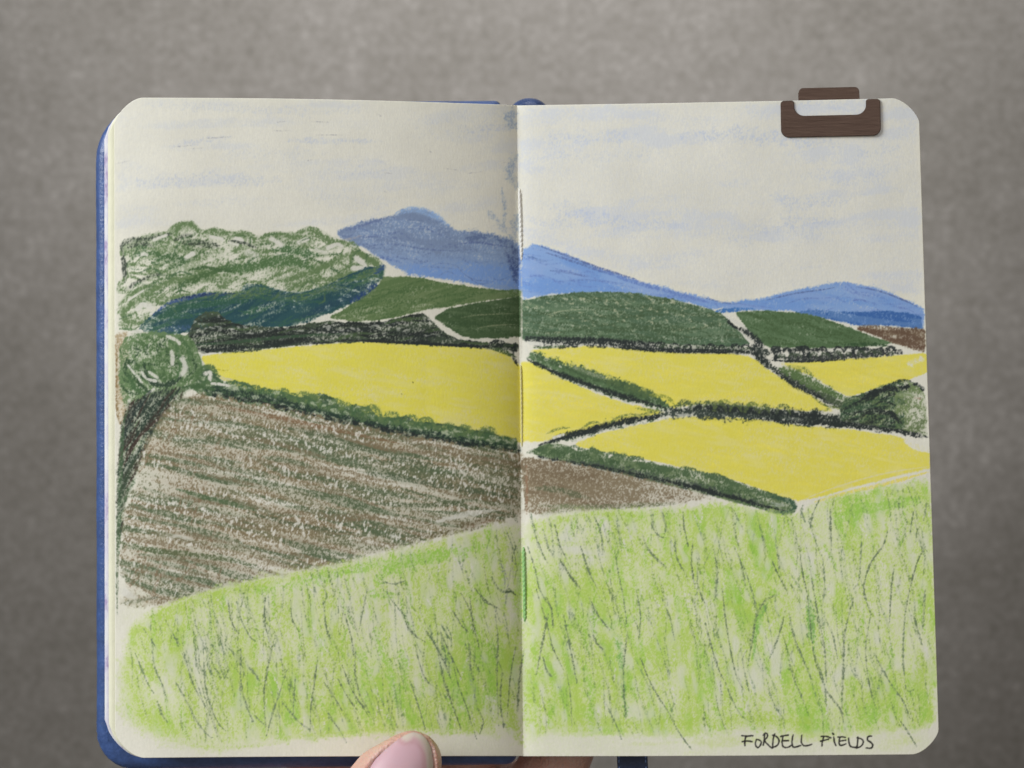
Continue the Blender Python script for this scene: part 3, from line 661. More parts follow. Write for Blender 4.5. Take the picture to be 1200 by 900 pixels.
    for c, pts, w, p in [(LIME, [(154, 742), (162, 736), (176, 740)], 4.5, .8), (LIME, [(150, 774), (160, 782), (172, 790)], 6, .62), (LIME, [(170, 770), (178, 788), (184, 800)], 5, .7), (LIME, [(165, 830), (180, 842), (194, 848)], 8, .55),
                         (LIME, [(188, 720), (200, 714), (215, 716)], 7, .7), (LIME, [(200, 706), (280, 690), (350, 676), (420, 662)], 5, .58), (LIMEB, [(300, 692), (360, 680), (430, 664), (500, 652), (570, 640)], 7, .56), (LIMEB, [(440, 690), (450, 670), (500, 655), (545, 650)], 7, .65),
                         (LIMEB, [(432, 700), (445, 696), (460, 700)], 7, .66), (LIMEB, [(440, 740), (450, 770), (460, 800), (470, 830)], 6, .6), (LIMEB, [(525, 790), (535, 810), (545, 840)], 7, .6), (LIMEB, [(470, 760), (474, 790), (480, 815)], 6, .66), (LIME, [(250, 780), (260, 800), (262, 830)], 8, .62),
                         (LIME, [(370, 800), (390, 815)], 8, .6), (LIMEB, [(420, 760), (430, 790), (425, 820)], 7, .55), (LIME, [(605, 730), (596, 760), (590, 790), (605, 860), (613, 872)], 6, .6), (LIMEB, [(606, 690), (596, 700), (590, 712)], 3.2, .55),
                         (LIME, [(330, 865), (420, 856), (500, 850)], 3, .45), (LIME, [(200, 868), (260, 876), (330, 870)], 3, .4), (LIMEB, [(982, 612), (1000, 600), (1040, 592), (1085, 584)], 6.5, .72), (LIMEB, [(1004, 586), (1010, 596), (1000, 612)], 4.5, .66),
                         (LIME, [(650, 610), (700, 602), (760, 604)], 4, .5), (LIMEB, [(712, 680), (720, 660), (722, 640)], 5, .5), (LIME, [(1078, 760), (1080, 800), (1080, 850)], 6, .62), (LIMEB, [(1082, 805), (1082, 830), (1080, 848)], 5.5, .62), (LIMEB, [(1020, 826), (1024, 836), (1018, 848)], 6.5, .7),
                         (LIME, [(770, 668), (800, 664), (850, 662), (880, 666)], 4.5, .56), (LIME, [(850, 708), (880, 712), (905, 700)], 6, .55), (LIMEB, [(685, 780), (690, 800), (692, 820)], 6, .6), (LIME, [(640, 852), (700, 846), (760, 848), (860, 846), (950, 848)], 6, .55), (LIME, [(860, 842), (900, 840), (948, 844)], 6, .6),
                         (LIME, [(620, 780), (622, 810), (618, 850)], 8, .58), (LIMEB, [(900, 698), (906, 694), (912, 696)], 3, .6), (LIMEB, [(672, 730), (690, 724), (720, 730), (760, 722)], 5, .45), (LIME, [(700, 690), (750, 694), (800, 690)], 7, .4), (LIME, [(880, 716), (900, 722), (930, 720)], 5, .4),
                         ((110, 160, 80), [(948, 700), (950, 730), (954, 765)], 4.5, .7), ((110, 160, 80), [(724, 745), (730, 790), (733, 845)], 4, .55), ((120, 170, 80), [(882, 772), (888, 730), (900, 704)], 3, .6)]:
        stroke(c, pts, w, p, .8, rag=.45, hard=2.2)
    for q in ([(146, 800), (150, 830), (165, 856)], [(170, 858), (220, 870), (280, 872)], [(150, 770), (143, 800), (146, 840)], [(1092, 700), (1094, 780), (1092, 840)]):
        stroke(LIME, q, 9, .34, .6, rag=.6, hard=1.6)
    # pale smudges of lime on the margins
    put((190, 198, 150), poly([(145, 700), (175, 700), (160, 860), (240, 880), (600, 884), (600, 855), (150, 855)], 9, .6) * .3, .5, 1)
    put((196, 204, 166), poly([(616, 860), (1090, 856), (1090, 880), (616, 884)], 5, .6) * .55, .6, 1)
    put((186, 200, 128), (noise(16, 3, 0, 143) * 1.8 - .9).clip(0, 1) * poly([(700, 862), (1080, 858), (1076, 882), (700, 884)], 4) * .8, .6, 1.4)

    stroke(PAPER, [(596, 636), (598, 680), (597, 740)], 7, .62, .85, rag=.5); stroke(PAPER, [(585, 700), (584, 730)], 5, .5, .7, rag=.5); stroke(PAPER, [(618, 612), (622, 660)], 5, .5, .8, rag=.5)
    stroke(PAPER, [(582, 850), (592, 864), (600, 880)], 6, .6, .9, rag=.5)
    # ----- grass: dark pencil-like blades -----
    r = np.random.RandomState(150)
    for g, n, sd in ((gl, 330, 1), (gr, 380, 2)):
        ys, xs = np.where(g[::8, ::8] > .6)
        for k in range(n):
            i = r.randint(len(ys)); x = xs[i] * 8 / PS + PX0; y = ys[i] * 8 / PS + PY0
            L = r.uniform(20, 80); a = math.radians(r.choice([74, 78, 84, 96, 70, 100], p=[.25, .25, .2, .1, .12, .08]) + r.normal() * 5)
            dx, dy = math.cos(a) * L / 2, math.sin(a) * L / 2; c = r.uniform(-4, 4)
            stroke(shade(PENCIL, r.uniform(.85, 1.15)), [(x - dx, y - dy), (x + c, y), (x + dx, y + dy)], r.uniform(.7, 1.3), r.uniform(.22, .42), .62, clip=g, rag=.4)
    P1 = [[(168, 737), (176, 748), (184, 762)], [(158, 765), (166, 785), (174, 803), (180, 812)], [(178, 762), (182, 785), (190, 803), (196, 822)], [(184, 822), (190, 838), (196, 846)],
          [(214, 760), (222, 790), (230, 810), (242, 830)], [(238, 764), (240, 800), (246, 826), (256, 848), (264, 856)], [(205, 798), (220, 825), (230, 845), (244, 862), (249, 864)], [(200, 738), (206, 750), (211, 756)],
          [(267, 703), (270, 725), (276, 738), (280, 742)], [(277, 705), (282, 725), (292, 745), (300, 752)], [(310, 700), (310, 730), (316, 752)], [(322, 745), (314, 780), (309, 815), (312, 862)], [(282, 760), (282, 800), (288, 825), (296, 845)],
          [(336, 785), (326, 815), (318, 840), (312, 862)], [(290, 780), (300, 792), (306, 802)], [(296, 836), (306, 846), (314, 852)], [(330, 822), (338, 832), (350, 846), (362, 854)], [(372, 770), (368, 800), (364, 830), (363, 858)], [(346, 790), (344, 815), (343, 842)],
          [(380, 800), (390, 815), (398, 828), (402, 836)], [(382, 832), (390, 845), (398, 856), (405, 869)], [(396, 796), (406, 815), (418, 832)], [(400, 778), (412, 808), (425, 828), (432, 840)], [(416, 760), (416, 790), (422, 815), (438, 845)],
          [(404, 720), (412, 750), (414, 770)], [(378, 700), (382, 735), (388, 755)], [(452, 690), (456, 700), (466, 712), (474, 722)], [(470, 714), (478, 735), (488, 746), (500, 753)], [(486, 755), (492, 780), (500, 798), (514, 808)],
          [(478, 790), (486, 815), (494, 840), (498, 855)], [(500, 740), (512, 760), (522, 780), (530, 800)], [(512, 760), (518, 790), (526, 815), (540, 855)], [(530, 775), (536, 800), (545, 825), (558, 866)], [(515, 738), (524, 760), (536, 785), (542, 800)],
          [(550, 700), (554, 730), (562, 762)], [(550, 755), (551, 780), (555, 796)], [(580, 720), (583, 750), (582, 790), (584, 850)], [(604, 758), (598, 790), (594, 840)], [(614, 760), (609, 790), (606, 834)], [(556, 690), (570, 705), (582, 712), (590, 716)],
          [(576, 676), (584, 690), (592, 694), (596, 690), (606, 698)], [(592, 620), (600, 640), (606, 668)], [(604, 640), (600, 655), (606, 664)], [(540, 695), (548, 710), (556, 730)], [(530, 715), (540, 732), (548, 740)], [(450, 682), (462, 684), (476, 680)],
          [(588, 788), (586, 820), (590, 852)], [(560, 830), (566, 845), (562, 860)], [(340, 702), (342, 725), (350, 740)], [(430, 690), (425, 715), (420, 740)]]
    P2 = [[(621, 600), (628, 630), (636, 650), (642, 660)], [(636, 620), (642, 640), (648, 652)], [(650, 615), (656, 640), (664, 655)], [(618, 640), (626, 665), (632, 690), (640, 705)], [(640, 700), (646, 715), (648, 735)], [(655, 655), (668, 675), (680, 690)],
          [(720, 645), (724, 670), (730, 700), (734, 730)], [(722, 610), (725, 625), (726, 640)], [(696, 605), (704, 625), (706, 650)], [(765, 600), (765, 618), (772, 628), (780, 630)], [(776, 600), (780, 620), (778, 625)], [(790, 625), (792, 650), (800, 668)],
          [(800, 600), (802, 620), (806, 640)], [(752, 625), (760, 645), (780, 665)], [(690, 700), (700, 720), (714, 738)], [(695, 745), (700, 755), (706, 760)], [(735, 740), (730, 790), (734, 850)], [(750, 770), (762, 800), (780, 830), (790, 845)], [(786, 842), (798, 862), (810, 878)],
          [(636, 770), (640, 785), (646, 792)], [(664, 790), (668, 815), (670, 855)], [(816, 680), (822, 700), (828, 710)], [(826, 730), (834, 760), (842, 785), (850, 800)], [(846, 690), (852, 740), (862, 790), (872, 810)], [(850, 800), (860, 825), (870, 840), (880, 846)],
          [(880, 820), (870, 775), (876, 760)], [(910, 697), (896, 704), (886, 722), (882, 745), (876, 780)], [(920, 715), (912, 745), (900, 775)], [(940, 592), (939, 602), (943, 611)], [(960, 585), (953, 600), (949, 617)], [(973, 596), (973, 615), (974, 640)],
          [(936, 640), (940, 670), (946, 700), (950, 740), (954, 770), (964, 800)], [(904, 655), (910, 670), (920, 690)], [(948, 660), (958, 720), (966, 760), (968, 800)], [(963, 650), (966, 680), (964, 710)], [(1010, 625), (1008, 655), (1006, 680), (1000, 690)],
          [(1040, 622), (1034, 640), (1020, 660), (1012, 690), (1020, 720)], [(1070, 600), (1066, 625)], [(1085, 585), (1084, 600), (1082, 610)], [(1084, 640), (1074, 660), (1066, 690), (1060, 720)], [(1048, 660), (1044, 690), (1042, 730)], [(1000, 700), (990, 740), (988, 780), (986, 830)],
          [(924, 718), (930, 745), (940, 770), (950, 795)], [(954, 765), (962, 790), (966, 805), (968, 824)], [(966, 806), (976, 820), (985, 832), (988, 846)], [(974, 735), (978, 755), (982, 775)], [(1020, 720), (1014, 760), (1018, 800), (1026, 830)],
          [(1024, 765), (1034, 785), (1046, 805)], [(1046, 805), (1058, 822), (1066, 842)], [(1050, 838), (1062, 855), (1074, 875)], [(1060, 720), (1058, 760), (1060, 800), (1064, 810), (1070, 808)], [(900, 806), (908, 828), (918, 842)], [(924, 778), (932, 800), (942, 822)],
          [(1070, 722), (1076, 740), (1080, 755)], [(1084, 690), (1082, 720), (1080, 740)], [(870, 660), (880, 690), (888, 720)], [(860, 640), (868, 660), (874, 690)], [(836, 640), (840, 670), (838, 700)], [(710, 825), (722, 850), (728, 866)], [(812, 630), (810, 660), (814, 690)],
          [(642, 720), (636, 750), (628, 790)], [(660, 720), (668, 760), (676, 800)], [(745, 690), (750, 720), (748, 750)], [(775, 700), (785, 725), (790, 750)], [(680, 640), (690, 670), (700, 690)], [(628, 690), (640, 730), (648, 760), (660, 785)]]
    for l in P1 + P2:
        k = r.uniform(.88, 1.08); stroke(shade((108, 122, 98), k), l, r.uniform(.9, 1.5), r.uniform(.42, .56), .8, taper=.4, hard=4.2, rag=.4)
        stroke(shade((98, 115, 90), k), [(a + .4, b) for a, b in l], .65, .56, .65, taper=.5, hard=3, rag=.4)
    stroke((84, 100, 74), [(592, 694), (598, 693), (604, 697)], 1.5, .75)
    hatch((108, 126, 96), poly([(210, 740), (290, 745), (285, 800), (225, 790)], 4), 40, 78, 26, 1.1, .36, 151, dang=12)
    hatch((104, 124, 96), poly([(500, 730), (530, 735), (530, 790), (515, 790)], 3), 14, 74, 30, 1.1, .45, 152, dang=9)

    # ----- signature line, black pen -----
    INK = (44, 42, 40)
    def cx(x): return 860 + x * .15
    def cy(y): return 845 + y * .15
    L = [[(60, 112), (100, 116), (146, 112)], [(92, 118), (84, 150), (84, 190)], [(64, 160), (100, 154), (140, 158)], [(172, 150), (166, 180), (184, 206), (204, 190), (212, 160), (196, 146), (176, 142)],
         [(240, 98), (236, 140), (228, 186)], [(228, 108), (246, 92), (262, 104), (256, 130), (238, 150), (268, 186), (296, 210), (306, 204)], [(318, 100), (306, 140), (300, 204)], [(300, 108), (330, 118), (352, 150), (340, 186), (306, 204)],
         [(364, 118), (390, 112), (424, 108)], [(384, 114), (374, 160), (384, 200), (420, 204), (450, 186)], [(380, 154), (400, 152), (424, 152)], [(462, 106), (452, 160), (458, 198), (480, 202), (522, 188)], [(530, 108), (524, 160), (544, 190), (576, 190), (606, 180)],
         [(680, 118), (720, 118), (756, 130)], [(700, 124), (690, 160), (686, 192)], [(676, 156), (706, 148), (738, 140)], [(768, 94), (776, 102)], [(778, 124), (784, 160), (796, 190)],
         [(812, 124), (850, 122), (870, 126)], [(826, 126), (820, 170), (834, 190), (874, 176)], [(824, 156), (850, 150), (872, 148)], [(896, 132), (898, 170), (912, 198), (946, 204), (962, 196)],
         [(968, 124), (966, 160), (958, 208)], [(962, 130), (996, 138), (1010, 164), (990, 196), (956, 210)], [(1074, 116), (1048, 120), (1042, 146), (1064, 162), (1084, 186), (1070, 210), (1032, 208)]]
    for l in L:
        stroke(INK, [(cx(a), cy(b)) for a, b in l], .95, 1.0, 1, taper=.15, hard=3, rag=.05, ends=.08)
    # gutter rubs
    stroke((186, 182, 170), [(611, 320), (611, 340), (611, 420)], 1.4, .7, .7)


# ---------------------------------------------------------------------------
# floor far below the book
# ---------------------------------------------------------------------------
m_floor, nt, b = new_mat("grey_concrete", .9)
big = nnoise(nt, 11, 4, .6)
mid = nnoise(nt, 110, 4, .7)
fine = nnoise(nt, 420, 3, .7)
mx = nt.nodes.new("ShaderNodeMath"); mx.operation = 'MULTIPLY_ADD'; mx.inputs[1].default_value = .8
nt.links.new(mid, mx.inputs[0]); nt.links.new(big, mx.inputs[2])
mx2 = nt.nodes.new("ShaderNodeMath"); mx2.operation = 'MULTIPLY_ADD'; mx2.inputs[1].default_value = 1.3
nt.links.new(fine, mx2.inputs[0]); nt.links.new(mx.outputs[0], mx2.inputs[2])
mr = nt.nodes.new("ShaderNodeMapRange"); mr.inputs["From Min"].default_value = 1.0; mr.inputs["From Max"].default_value = 2.1
nt.links.new(mx2.outputs[0], mr.inputs["Value"])
c = ramp(nt, mr.outputs[0], [(.0, (.046, .041, .033)), (.36, (.070, .063, .053)), (.64, (.090, .082, .072)), (1.0, (.142, .131, .119))])
nt.links.new(c, b.inputs["Base Color"])
bump(nt, b, mx2.outputs[0], .06, .001)
bm = bmesh.new()
bmesh.ops.create_grid(bm, x_segments=8, y_segments=8, size=4)
me = bpy.data.meshes.new("floor"); bm.to_mesh(me); bm.free()
tag(link("floor", me, m_floor, smooth=False), kind="structure")

# ---------------------------------------------------------------------------
# the open sketchbook
# ---------------------------------------------------------------------------
paint_drawing()
ink = blur(IMG[..., 0], .2), blur(IMG[..., 1], .2), blur(IMG[..., 2], .2)
IMGB = np.clip(np.stack(ink, -1), 0, 255)
PAPER_ALB = .76
ALB = (lin(IMGB) / lin(203) * PAPER_ALB).astype(np.float32)


def sample(u, v):
    x = np.clip((u - PX0) * PS - .5, 0, NW - 2); y = np.clip((v - PY0) * PS - .5, 0, NH - 2)
    xi = x.astype(int); yi = y.astype(int); fx = (x - xi)[:, None]; fy = (y - yi)[:, None]
    return (ALB[yi, xi] * (1 - fx) * (1 - fy) + ALB[yi, xi + 1] * fx * (1 - fy) + ALB[yi + 1, xi] * (1 - fx) * fy + ALB[yi + 1, xi + 1] * fx * fy)


book = empty("sketchbook", at(610, 500, -.006))
tag(book, "open pocket sketchbook in blue covers showing a pastel landscape of yellow fields across both pages", "sketchbook")


def paper_mat(name, col=None):
    m, nt, b = new_mat(name, .82)
    if col is None:
        a = nt.nodes.new("ShaderNodeAttribute"); a.attribute_name = "pastel"
        nt.links.new(a.outputs["Color"], b.inputs["Base Color"])
    else:
        c = ramp(nt, nnoise(nt, 260, 3, .6), [(.3, tuple(np.array(col) * .93)), (.7, col)])
        nt.links.new(c, b.inputs["Base Color"])
    b.inputs["Specular IOR Level"].default_value = .25
    g1 = nnoise(nt, 2600, 3, .6, (1, .45, 1))
    g2 = nnoise(nt, 60, 2, .5)
    ma = nt.nodes.new("ShaderNodeMath"); ma.operation = 'MULTIPLY_ADD'; ma.inputs[1].default_value = 8
    nt.links.new(g2, ma.inputs[0]); nt.links.new(g1, ma.inputs[2])
    bump(nt, b, ma.outputs[0], .35, .00010)
    return m


def zleft(d):
    """height of the left page d metres from the fold"""
    return -.0072 * np.exp(-d / .0165) - .0006 * np.exp(-d / .0022) - .0016 * np.clip((d - .070) / .018, 0, 1) ** 2


def zright(d):
    return -.0022 - .0048 * np.exp(-d / .060) - .0008 * np.exp(-d / .0018)


def page(name, quad, zf, side, step, rad, colors, mat, parent, dz=0.0, thick=.00015, wob=None, low=None):
    """a sheet of paper: quad = TL, TR, BR, BL on the grid; side -1 = left of the fold"""
    TL, TR, BR, BL = [np.array(q, float) for q in quad]
    W = (np.hypot(*(TR - TL)) + np.hypot(*(BR - BL))) / 2; H = (np.hypot(*(BL - TL)) + np.hypot(*(BR - TR))) / 2
    ni = int(W / step) + 1; nj = int(H / step) + 1
    s = np.linspace(0, 1, ni)
    if step < 2:     # denser columns where the rounded corners are
        pass
    a = s * W
    dist = (W - a) if side > 0 else a            # distance from the outer edge
    rx, ry = rad
    k = np.clip(1 - dist / rx, 0, 1)
    cut = ry * (.5 * (1 - np.sqrt(np.clip(1 - k * k, 0, 1))) + .5 * k ** 1.7)
    t = np.linspace(0, 1, nj)
    tt = (cut[None, :] + t[:, None] * (H - 2 * cut[None, :])) / H
    ss = np.repeat(s[None, :], nj, 0)
    u = ((1 - ss) * (1 - tt))[..., None] * TL + (ss * (1 - tt))[..., None] * TR + (ss * tt)[..., None] * BR + ((1 - ss) * tt)[..., None] * BL
    U = u[..., 0].copy(); Vv = u[..., 1].copy()
    if wob is not None:
        Vv = Vv + wob(U, tt)
    d = (a if side > 0 else W - a) * P
    Z = np.repeat(zf(d)[None, :], nj, 0) + dz
    Z = Z + .00035 * np.sin(tt * 5 + ss * 3) * np.clip(d / .02, 0, 1)[None, :]
    U1, V1, Z1 = U.ravel(), Vv.ravel(), Z.ravel()
    kk = P * (D - Z1) / D
    V = np.stack([(U1 - 600) * kk, -(V1 - 450) * kk, ZB + Z1], -1)
    # rim: an outer ring of points below gives the sheet its thickness
    G = V.reshape(nj, ni, 3)
    full = np.empty((nj + 2, ni + 2, 3)); full[1:-1, 1:-1] = G
    full[0, 1:-1] = G[0]; full[-1, 1:-1] = G[-1]; full[1:-1, 0] = G[:, 0]; full[1:-1, -1] = G[:, -1]
    full[0, 0], full[0, -1], full[-1, 0], full[-1, -1] = G[0, 0], G[0, -1], G[-1, 0], G[-1, -1]
    rim = np.zeros((nj + 2, ni + 2), bool); rim[0] = rim[-1] = True; rim[:, 0] = rim[:, -1] = True
    full[rim, 2] -= thick
    if low is not None:
        full[rim, 2] = np.maximum(full[rim, 2], ZB + low)
    if colors:
        C = np.ones((nj + 2, ni + 2, 4), np.float32)
        C[1:-1, 1:-1, :3] = sample(U1, V1).reshape(nj, ni, 3)
        C[rim, :3] = (.82, .81, .74)  # paler than the page: the rim-lit look of the edge is put into the colour
        C = C.reshape(-1, 4)
    else:
        C = None
    me = grid_mesh(name, full.reshape(-1, 3), ni + 2, nj + 2, C)
    return link(name, me, mat, parent)


m_page = paper_mat("drawn_paper")
m_cream = paper_mat("cream_paper", (.78, .77, .60))
m_white = paper_mat("white_paper", (.76, .74, .68))
STEP = .72
LQ = [(134, 114), (606.0, 122.8), (613.2, 886), (135, 888.5)]
RQ = [(605.6, 123.6), (1076.5, 114.5), (1101, 884), (612.8, 886.3)]


def wobL(U, T):     # the top edge sags a little towards the fold
    x = np.clip((U - 134) / 471, 0, 1)
    return (1 - T) * (-2.6 * np.sin(x * math.pi) + .4) + T * (-.7 * np.sin(x * math.pi))


def wobR(U, T):
    x = np.clip((U - 606) / 471, 0, 1)
    return (1 - T) * (.7 * np.sin(x * math.pi)) + T * (.6 * np.sin(x * math.pi))


o = page("page", LQ, zleft, -1, STEP, (34, 32), True, m_page, book, wob=wobL)
tag(o, "left page with the dark tree, brown ploughed field and blue hill")
o = page("page", RQ, zright, 1, STEP, (32, 30), True, m_page, book, wob=wobR)
tag(o, "right page with the yellow fields, green grass and handwritten caption")

# sheets under the drawn ones
o = page("page", [(126.5, 117.5), (603, 123.4), (611, 885.4), (127.5, 887.9)], zleft, -1, 5, (40, 40), False, m_cream, book, dz=-.0010, thick=.0004)
tag(o, "cream page whose outer edge peeks out left of the drawing")
m_stain, nt, b = new_mat("stained_page_edge", .8)
c = ramp(nt, nnoise(nt, 300, 4, .7, (1, .35, 1)), [(.42, (.74, .74, .74)), (.56, (.62, .60, .70)), (.66, (.34, .26, .46))])
nt.links.new(c, b.inputs["Base Color"])
o = page("page", [(122.3, 119.5), (603, 124.2), (611, 885), (122.8, 887.4)], zleft, -1, 5, (42, 44), False, m_stain, book, dz=-.0021, thick=.0009)
tag(o, "lowest page at the left with a violet stained edge")
o = page("page_block", [(124, 121), (601, 125.5), (609, 884.6), (124.5, 886.8)], zleft, -1, 5, (42, 44), False, m_white, book, dz=-.0032, thick=.0090, low=-.0117)
o = page("page_block", [(608, 124.8), (1074.5, 116.8), (1098.5, 882.6), (615, 885)], zright, 1, 5, (32, 30), False, m_white, book, dz=-.00030, thick=.0007)


# covers -------------------------------------------------------------------
def leather(name, col):
    m, nt, b = new_mat(name, .36, col)
    c = ramp(nt, nnoise(nt, 320, 6, .75), [(.3, tuple(np.array(col) * .7)), (.6, tuple(np.array(col) * 1.15)), (.78, tuple(np.array(col) * 1.5 + .03))])
    nt.links.new(c, b.inputs["Base Color"])
    bump(nt, b, nnoise(nt, 1500, 3, .6), .6, .00022)
    b.inputs["Specular IOR Level"].default_value = .6
    return m


m_blue = leather("blue_leatherette", (.042, .088, .245))
m_navy2 = leather("dark_blue_leatherette", (.028, .058, .16))
m_navy = leather("navy_cloth", (.018, .035, .105))


def outline(quad, radii, n=10):
    """rounded quad as a list of points, clockwise from the top left"""
    q = [np.array(p, float) for p in quad]
    pts = []
    for i in range(4):
        p0, p, p1 = q[i - 1], q[i], q[(i + 1) % 4]
        a = (p0 - p) / np.hypot(*(p0 - p)); c = (p1 - p) / np.hypot(*(p1 - p)); r = radii[i]
        if r == 0:
            pts.append(p); continue
        A, C = p + a * r, p + c * r
        K = .5523
        for k in range(n + 1):
            t = k / n
            c1 = A + (p - A) * K; c2 = C + (p - C) * K
            pts.append((1 - t) ** 3 * A + 3 * (1 - t) ** 2 * t * c1 + 3 * (1 - t) * t * t * c2 + t ** 3 * C)
    return pts


def densify(pts, step):
    out = []
    n = len(pts)
    for i in range(n):
        a, b_ = pts[i], pts[(i + 1) % n]
        L = np.hypot(*(b_ - a)); k = max(1, int(L / step))
        out += [a + (b_ - a) * j / k for j in range(k)]
    return out


def slab(name, pts, z0, z1, mat, parent, r=.0009, crease=None, seg=6, zfun=None, smooth=True):
    """a plate with rounded rims between heights z0 < z1; outline pts clockwise on the grid"""
    p = np.array(pts); n = len(p)
    tang = np.roll(p, -1, 0) - np.roll(p, 1, 0)
    tang /= np.hypot(tang[:, 0], tang[:, 1])[:, None] + 1e-9
    nin = np.stack([-tang[:, 1], tang[:, 0]], -1)
    area2 = np.sum(p[:, 0] * np.roll(p[:, 1], -1) - np.roll(p[:, 0], -1) * p[:, 1])
    if area2 < 0: nin = -nin
    r = min(r, (z1 - z0) / 2)
    rings = []
    for k in range(seg + 1):
        a = math.pi / 2 * k / seg
        rings.append((r - r * math.sin(a), z1 - r + r * math.cos(a)))
    for k in range(seg + 1):
        a = math.pi / 2 * k / seg
        rings.append((r - r * math.cos(a), z0 + r - r * math.sin(a)))
    bm = bmesh.new()
    vs = []
    for inset, z in rings:
        row = []
        for i in range(n):
            q = p[i] + nin[i] * inset / P
            zz = z
            if crease is not None:
                dq, dzz = crease(p[i], (z - z0) / (z1 - z0))
                q = q + nin[i] * dq; zz = z + dzz
            if zfun is not None: zz += zfun(q[0], q[1])
            row.append(bm.verts.new(at(q[0], q[1], zz)))
        vs.append(row)
    for j in range(len(vs) - 1):
        for i in range(n):
            bm.faces.new((vs[j][i], vs[j][(i + 1) % n], vs[j + 1][(i + 1) % n], vs[j + 1][i]))
    bm.faces.new(vs[0]); bm.faces.new(list(reversed(vs[-1])))
    bmesh.ops.recalc_face_normals(bm, faces=bm.faces)
    me = bpy.data.meshes.new(name); bm.to_mesh(me); bm.free()
    o = link(name, me, mat, parent, smooth=False)
    if smooth:
        for f in me.polygons:
            f.use_smooth = len(f.vertices) == 4
    return o


def crease_corner(p, h):
    a = max(0.0, 1 - math.hypot(p[0] - 135, p[1] - 868) / 42)
    s = math.sin(p[0] * .55 + p[1] * .62 + 2.2 * math.sin(p[1] * .09)) * .5 + .5 * math.sin(p[0] * .21 - p[1] * 1.1)
    a2 = .18 * math.sin(p[1] * .05) + .1 * math.sin(p[1] * .31)
    return (1.1 * a * s + a2, .00035 * a * s)


fc = densify(outline([(112.5, 121.5), (588, 118.2), (606, 896), (113.5, 902.5)], [66, 9, 14, 46]), 2.5)
o = slab("cover", fc, -.0160, -.0118, m_blue, book, r=.0020, crease=crease_corner)
tag(o, "blue front cover showing along the left and bottom edges")
bc = densify(outline([(122, 124), (592, 121), (606, 880), (124, 882)], [46, 12, 14, 44]), 5)
o = slab("cover", bc, -.0190, -.0162, m_navy, book, r=.0012)
tag(o, "back cover folded round behind the front cover")
sp = densify(outline([(594, 115.3), (646, 114.6), (652, 860), (604, 860)], [25, 25, 20, 20]), 3)
slab("spine", sp, -.0188, -.0125, m_navy2, book, r=.0022)

# ribbon hanging out below the right page
m_rib = leather("navy_ribbon", (.020, .042, .115))
RIB = [(660, 640), (700, 780), (720.5, 870), (723.5, 900), (728, 960), (740, 1060)]
lft = smooth_line(RIB, 6)
pts = [np.array(q) for q in lft] + [np.array((q[0] + 36.0, q[1])) for q in lft[::-1]]
pts = pts[::-1]
o = slab("ribbon_marker", pts, -.0126, -.0120, m_rib, book, r=.0002, seg=2)
m_thr, nt, b = new_mat("blue_thread", .7, (.16, .26, .55))
bm = bmesh.new()
for q in smooth_line(RIB, 7.5):
    if q[1] < 840: continue
    for off in (2.2, 33.5):
        x, y, z = at(q[0] + off, q[1], -.0119)
        r_ = bmesh.ops.create_cube(bm, size=1)
        for v in r_["verts"]:
            v.co = Vector((x + v.co.x * .00028, y + v.co.y * .00062, z + v.co.z * .00016))
me = bpy.data.meshes.new("edge_stitching"); bm.to_mesh(me); bm.free()
link("edge_stitching", me, m_thr, o, smooth=False)


# binding thread in the fold ------------------------------------------------
def thread(pts, rad, mat, label, zoff, pitch=.0021):
    l = smooth_line(pts, 1.6)
    bm = bmesh.new()
    n = len(l)
    for ph in (0, math.pi):
        rows = []
        s = 0
        for i in range(n):
            if i: s += math.hypot(*(l[i] - l[i - 1])) * P
            e = min(1, i / 4, (n - 1 - i) / 4) ** .5 if 0 < i < n - 1 else .15
            a = s / pitch * 2 * math.pi + ph
            cx, cy, cz = at(l[i][0], l[i][1], zoff)
            cx += math.cos(a) * rad * .16; cz += math.sin(a) * rad * .16 + .00008 * math.sin(s * 260)
            rr = rad * .84 * e * (.9 + .1 * math.sin(s * 900 + l[i][1]))
            rows.append([bm.verts.new((cx + rr * math.cos(t), cy, cz + rr * math.sin(t))) for t in [k * math.pi / 4 for k in range(8)]])
        for a_, b_ in zip(rows, rows[1:]):
            for k in range(8):
                bm.faces.new((a_[k], a_[(k + 1) % 8], b_[(k + 1) % 8], b_[k]))
        bm.faces.new(rows[0]); bm.faces.new(rows[-1])
    bmesh.ops.recalc_face_normals(bm, faces=bm.faces)
    me = bpy.data.meshes.new("binding_thread"); bm.to_mesh(me); bm.free()
    return tag(link("binding_thread", me, mat, book), label)


m_tg, _, _ = new_mat("green_thread", .6, (.30, .56, .20))
m_tw, _, _ = new_mat("white_thread", .6, (.80, .79, .75))
m_ty, _, _ = new_mat("yellow_thread", .6, (.66, .60, .26))
ZT = -.0075
thread([(608.6, 221), (610.0, 260), (611.2, 306)], .00042, m_tw, "white length of binding thread near the top of the fold", ZT)
thread([(610.2, 428), (611, 470), (611.8, 524)], .00026, m_ty, "yellow tinted length of binding thread in the middle of the fold", ZT)
thread([(613.6, 641), (614.6, 685), (615.2, 729)], .00046, m_tg, "bright green length of binding thread low in the fold", ZT)

# ---------------------------------------------------------------------------
# metal clip at the top of the right page
# ---------------------------------------------------------------------------
clip = empty("page_clip", at(974, 118, 0))
tag(clip, "brown metal clip with a square cut-out gripping the top of the right page", "clip")
m_met, nt, b = new_mat("dark_bronze", .36, metal=.9)
sc = nnoise(nt, 2200, 5, .75, (.06, 1, 1))
c = ramp(nt, sc, [(.35, (.088, .058, .047)), (.65, (.112, .076, .061)), (.80, (.24, .16, .125))])
nt.links.new(c, b.inputs["Base Color"])
bump(nt, b, sc, .35, .0001)


